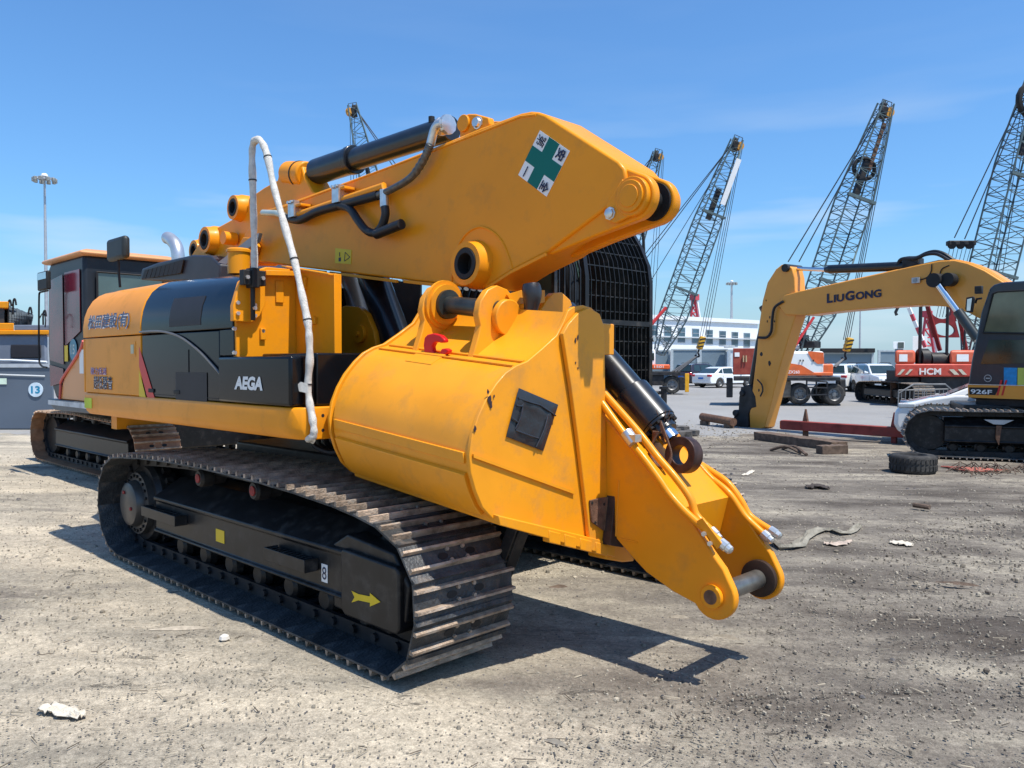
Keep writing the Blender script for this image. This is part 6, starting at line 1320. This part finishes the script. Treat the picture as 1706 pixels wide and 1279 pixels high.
# body and undercarriage
hm = Fr(G(1640, 14.6), ud); fbox(hm, -4.6, -1.2, -2.7, .2, 1.0, 2.1, 'engine_body', OCH, E6, .06); fbox(hm, -4.0, 0.2, -2.6, -.1, .92, 1.1, 'revolving_frame', DKM, E6)
ta, tb2 = G(1503, 14.45), G(1706, 13.75); td = (ta-tb2).normalized(); F6 = Fr(ta-td*.45, td); M6 = F6.M()
SHs2 = SHOE
undercarriage(E6, M6, .6, -3.75, -.02, .42, .42, [(-.7, .88), (-1.6, .89), (-2.8, .89)], False, detail=False, side=1) if False else None
fr6 = Fr(ta, td)
# nearer track: outer face towards the camera
nr = fr6.y if fr6.y.dot(FW) > 0 else -fr6.y
Fm = Matrix((fr6.x, nr, V((0, 0, 1)))).transposed().to_4x4(); Fm.translation = ta
MU = Fm @ Matrix.Translation((-.45, 0, 0))
undercarriage(E6, MU, .6, -3.75, -.0, .41, .41, [(-.7, .86), (-1.6, .87), (-2.8, .87)], False, detail=False)
undercarriage(E6, MU @ Matrix.Translation((-.2, 2.4, 0)), .6, -3.75, -.0, .41, .41, [(-.7, .86), (-1.6, .87), (-2.8, .87)], False, detail=False, side=1)
MB(MU).bx(-3.1, -.6, .6, 2.5, .45, .95).build('car_body', FRM, E6, bevel=.02)
MB(MU).prism([(-1.3, .08, .72), (-.85, .08, .72), (-1.0, .08, .64), (-1.15, .08, .64)], (0, .04, 0)).build('guide_plate', LAMP, E6); MB(MU).prism([(-1.12, .06, .62), (-1.04, .06, .62), (-1.03, .06, .40), (-1.08, .06, .28)], (0, .05, 0)).build('rusty_guard', RUST, E6)

# ================================================================ THINGS ON THE GROUND
RBM = mat('worn_red_beam', (.28, .05, .04), .6, var=.4, scale=4, dirt=(.07, .04, .035), dirtamt=.8, dscale=2)
bt = thing('steel_beam', 'long worn red steel beam lying on posts in front of the right excavator', 'steel beam', G(1400, 17.8))
a, b2 = P(1303, 707, D=18.7), P(1530, 722, D=16.8); dd = (b2-a).normalized(); nn = V((-dd.y, dd.x, 0)).normalized(); upv = V((0, 0, 1))
MB().box((a+b2)/2, ((b2-a).length, .22, .21), (dd, nn, upv)).build('beam', RBM, bt, bevel=.01)
MB().box(a-dd*.01, (.02, .18, .17), (dd, nn, upv)).build('orange_end', mat('orange_end', (.7, .12, .03), .5), bt)
for k, (u, D_) in enumerate(((1343, 18.35), (1491, 17.1))):
    g = G(u, D_); q = MB(); q.box(g+V((0, 0, .18)), (.10, .10, .36)); q.loft([[g+V((x, y, .36)) for x, y in ((-.06, -.05), (.06, -.05), (.06, .05), (-.06, .05))], [g+V((x, y, .66)) for x, y in ((-.01, -.03), (.01, -.03), (.01, .03), (-.01, .03))]]); q.build('post', RUST if k == 0 else RBM, bt, bevel=.005)
def timber(u0, D0, u1, D1, w, h, label, z=0, m=WOOD, name='timber_plank', cat='timber', grp=None):
    a, b2 = G(u0, D0), G(u1, D1); d = (b2-a).normalized(); n = V((-d.y, d.x, 0)); rnd = random.Random(int(u0)); q = MB(); R = []
    for k in range(9):
        c = a.lerp(b2, k/8); R.append([c+n*(sx*w/2*rnd.uniform(.93, 1.05))+V((0, 0, z+(h if sz else 0)*rnd.uniform(.94, 1.05))) for sx, sz in ((-1, 0), (1, 0), (1, 1), (-1, 1))])
    q.loft(R); o = q.build(name, m, bevel=.008); tag(o, label, cat, grp); return o
timber(1268, 18.0, 1400, 15.7, .38, .17, 'long dark timber lying flat just below the red beam', grp='dark timbers by the red beam')
timber(1366, 15.1, 1409, 15.2, .22, .16, 'short square timber block at the right end of the long dark timber', grp='dark timbers by the red beam')
for i, (u0, D0, u1, D1, lb_) in enumerate(((1285, 15.6, 1335, 15.0, 'broken branch lying in front of the long dark timber, left one'), (1305, 15.9, 1345, 14.7, 'broken branch lying in front of the long dark timber, right one'))):
    o = MB().tube([G(u0, D0, .02), G((u0+u1)/2, (D0+D1)/2, .12), G(u1, D1, .03)], .03, 6, smooth=4).build('dead_branch', WOOD); tag(o, lb_, 'branch', 'dead branches by the timber')
lg = MB(); lg.cyl(P(1170, 694, D=22.3), P(1222, 703, D=21.0), .11, 14); lo_ = lg.build('steel_pipe', RUST); 
lo_.location = lo_.location; tag(lo_, 'brown steel pipe lying on blocks left of the excavator arm tip', 'pipe')
for i, (u, D_) in enumerate(((1175, 22.2), (1215, 21.2))):
    zz = 1.7-(696+i*6+3-605)/1344*D_-.09; q = MB(); q.box(G(u, D_, max(.06, zz/2)), (.2, .2, max(.12, zz))); o = q.build('support_block', WOOD); tag(o, ['dark block under the far end of the brown pipe', 'dark block under the near end of the brown pipe'][i], 'block', 'blocks under the brown pipe')
ty = thing('truck_tyre', 'old truck tyre lying flat in front of the right excavator', 'tyre', G(1523, 12.5))
c = G(1523, 12.55); q = MB(); R_ = .335; q.lathe(c, (0, 0, 1), [(.0, R_*.6), (.0, R_*.9), (.03, R_*.985), (.14, R_), (.25, R_*.985), (.28, R_*.9), (.28, R_*.6), (.24, R_*.56), (.14, R_*.75), (.04, R_*.56), (.0, R_*.6)], 40)
q.build('casing', TYRE, ty, ang=50)
q = MB()
for k in range(30):
    a = k*2*math.pi/30; d = V((math.cos(a), math.sin(a), 0)); tn = V((-d.y, d.x, 0))
    for z in (.05, .16): q.box(c+d*(R_*.992)+V((0, 0, z+.04)), (.022, .05, .075), (d, (tn+V((0, 0, .3))).normalized(), V((0, 0, 1))))
q.build('tread_block', TYRE, ty)
def rag(label, pts, D, w, name, cat, m, seed, h=.04, grp=None):
    rnd = random.Random(seed); q = MB(); n = 16; P0 = [G(u, (FPX*CAMH/(v-605)) if D is None else D, 0) for u, v in pts]; cl = crom(P0, max(2, n//(len(P0)-1))); R = []
    for i, p in enumerate(cl):
        d = (cl[min(i+1, len(cl)-1)]-cl[max(i-1, 0)]).normalized(); s = V((-d.y, d.x, 0)); ww = w*(.35+.65*math.sin(math.pi*(i+.6)/(len(cl)+.2)))*rnd.uniform(.6, 1.25); row = []
        for k in range(7): t = k/6-.5; row.append(p+s*t*ww+V((0, 0, .005+h*abs(math.sin(t*7+i*.8+rnd.random()))*rnd.uniform(.3, 1))))
        R.append(row)
    for i in range(len(R)-1):
        for k in range(6): q.bm.faces.new([q.bm.verts.new(x) for x in (R[i][k], R[i][k+1], R[i+1][k+1], R[i+1][k])])
    o = q.build(name, m, ang=70); sm = o.modifiers.new('solid', 'SOLIDIFY'); sm.thickness = .004; tag(o, label, cat, grp); return o
rag('long torn strip of grey cloth lying twisted on the dirt at right', [(1286, 905), (1305, 918), (1335, 912), (1355, 892), (1385, 886), (1405, 893), (1425, 888), (1437, 878)], None, .12, 'torn_cloth', 'cloth', CLO, 3, .05)
rag('small pinkish scrap of cloth just below the long grey cloth strip', [(1376, 908), (1395, 910), (1418, 905)], None, .13, 'cloth_scrap', 'cloth', mat('pink_cloth', (.42, .34, .28), .85, var=.2), 5, .03)
rag('pale crumpled scrap lying right of the torn grey cloth', [(1490, 908), (1504, 907), (1521, 912)], None, .16, 'paper_scrap', 'scrap', PAP, 6, .02)
rag('crumpled white scrap alone on the pale dirt at lower left', [(54, 1192), (80, 1190), (105, 1196), (128, 1205)], None, .10, 'paper_scrap', 'scrap', PAP, 7, .03)
rag('dark rag heap on the dirt, below the timbers', [(1350, 816), (1362, 812), (1380, 817)], None, .2, 'dark_rag', 'rag', mat('dark_rag_cloth', (.06, .05, .045), .9), 8, .05)
rag('white plastic scrap on the dirt, left of the dark rag', [(1238, 793), (1248, 790), (1256, 785)], None, .1, 'paper_scrap', 'scrap', PAP, 9, .02)
o = MB().tube([P(u, v, z=.05) for u, v in ((1522, 841), (1535, 843), (1549, 845))], .028, 8).build('dead_branch', WOOD); tag(o, 'short pale stick on the dirt below the tyre', 'stick')
def splinter(u, v, l, ang, label, w=.03, m=None, name='wood_splinter', cat='splinter'):
    c = P(u, v, z=.0); d = vd(ang); n = V((-d.y, d.x, 0)); q = MB(); q.loft([[c-d*l/2+n*w*.1, c-d*l/2-n*w*.1, c-d*l/2+V((0, 0, .004))], [c+n*w*.5, c-n*w*.5, c+V((0, 0, .022))], [c+d*l*.3+n*w*.4, c+d*l*.3-n*w*.3, c+d*l*.3+V((0, 0, .018))], [c+d*l/2+n*w*.05, c+d*l/2-n*w*.05, c+d*l/2+V((0, 0, .006))]])
    o = q.build(name, m or mat('pale_wood', (.40, .34, .26), .85, var=.25, scale=25)); tag(o, label, cat, 'wood splinters on the dirt'); return o
splinter(297, 1048, .36, 5, 'long pale wood splinter left of the near track', .05)
splinter(420, 1071, .12, 8, 'short pale splinter between the near track and the white pebble', .02)
splinter(1130, 1029, .14, -10, 'pale splinter on the dirt just ahead of the arm tip', .02)
splinter(1210, 1062, .16, -30, 'pale splinter right of the arm shadow', .02)
splinter(1595, 973, .30, -25, 'dark cracked splinter on the dirt at right', .05, WOOD)
splinter(925, 1238, .12, -35, 'thin splinter at the bottom edge of the yard', .02)
splinter(930, 978, .14, 4, 'brown splinter in the sunlit dirt between the tracks', .04, WOOD)
o = MB().lathe(P(374, 1067, z=0), (0, 0, 1), [(0, .02), (.012, .034), (.03, .028), (.04, .01)], 7).build('pebble', mat('pale_pebble', (.6, .56, .5), .8)); tag(o, 'pale pebble on the dark stain beside the near track', 'pebble')
# debris by the right tracks and stand post behind the arm
rnd = random.Random(44); q = MB()
for k in range(60):
    c = G(rnd.uniform(1600, 1730), rnd.uniform(12.2, 13.3), .01); a = rnd.random()*6.28; l = rnd.uniform(.1, .4); q.tube([c, c+V((math.cos(a)*l/2, math.sin(a)*l/2, rnd.uniform(.02, .1))), c+V((math.cos(a)*l, math.sin(a)*l, 0))], .008, 5)
o = q.build('twig_litter', WOOD); tag(o, 'tangle of grey twigs and wire on the dirt under the right excavator', 'litter', kind='stuff')
q = MB()
for k in range(7): q.tube([G(1570+k*2, 13.1, .02), G(1600, 12.9-k*.05, .03), G(1640, 12.8-k*.06, .03), G(1660+k*4, 12.7, .02)], .012, 6, smooth=5)
o = q.build('red_cable', mat('faded_red_cable', (.35, .10, .07), .7)); tag(o, 'faded red cables lying on the dirt beside the tyre', 'cable')
ps = thing('steel_stand', 'short dark steel post with a cross bar behind the arm cylinder', 'post', G(1106, 15.5)); a, b2 = P(1106, 705, D=15.5), P(1106, 648, D=15.5)
MB().cyl(G(1106, 15.5), b2, .06, 14).cyl(b2, b2+V((0, 0, .05)), .09, 14).build('post', DKM, ps); MB().cyl(P(1085, 653, D=15.5), P(1106, 654, D=15.5), .03, 8).build('cross_bar', DKM, ps)
rnd = random.Random(45)
for k in range(8):
    u = 1112+k*6+rnd.uniform(-2, 2); D_ = rnd.uniform(17.5, 20); c = G(u, D_); s = rnd.uniform(.10, .22); q = MB()
    q.loft([[c+V((math.cos(a)*s*rnd.uniform(.8, 1.2), math.sin(a)*s*rnd.uniform(.7, 1.1), z*s)) for a in [i*.7854 for i in range(8)]] for z in (0, .45, .8)]); o = q.build('rubble_lump', mat('rubble', (.12, .11, .10), .9, var=.4, scale=9, bump=.5), bevel=.01); tag(o, 'grey rubble lump in the row behind the arm cylinder', 'rubble', 'rubble lumps behind the arm cylinder')
# crowd barriers behind the hatchback
bf_ = thing('crowd_barrier', 'grey steel crowd barrier in front of the red crane, above the hatchback bonnet', 'barrier', G(1545, 25)); q = MB(); D_ = 25
fr_ = [(1498, 668), (1522, 642), (1585, 640), (1600, 655)]
q.tube([P(u, v, D=D_) for u, v in [(1496, 690), (1497, 655), (1522, 640), (1575, 640), (1586, 650)]], .025, 6); q.tube([P(1497, 650, D=D_), P(1580, 648, D=D_)], .02, 6); q.tube([P(1497, 675, D=D_), P(1580, 672, D=D_)], .02, 6)
for k in range(12): u = 1502+k*7; q.tube([P(u, 648, D=D_), P(u-1, 675, D=D_)], .012, 5)
for u in (1497, 1540, 1582): q.cyl(P(u, 650, D=D_), G(u, D_), .02, 6)
q.build('rail', mat('dull_rail', (.22, .22, .22), .5, metal=.4), bf_)
o = slab(1483, 1494, 634, 670, 33.0, .5, RUST, 'steel_box', None, 0); tag(o, 'rusty upright box left of the crowd barrier', 'steel box')
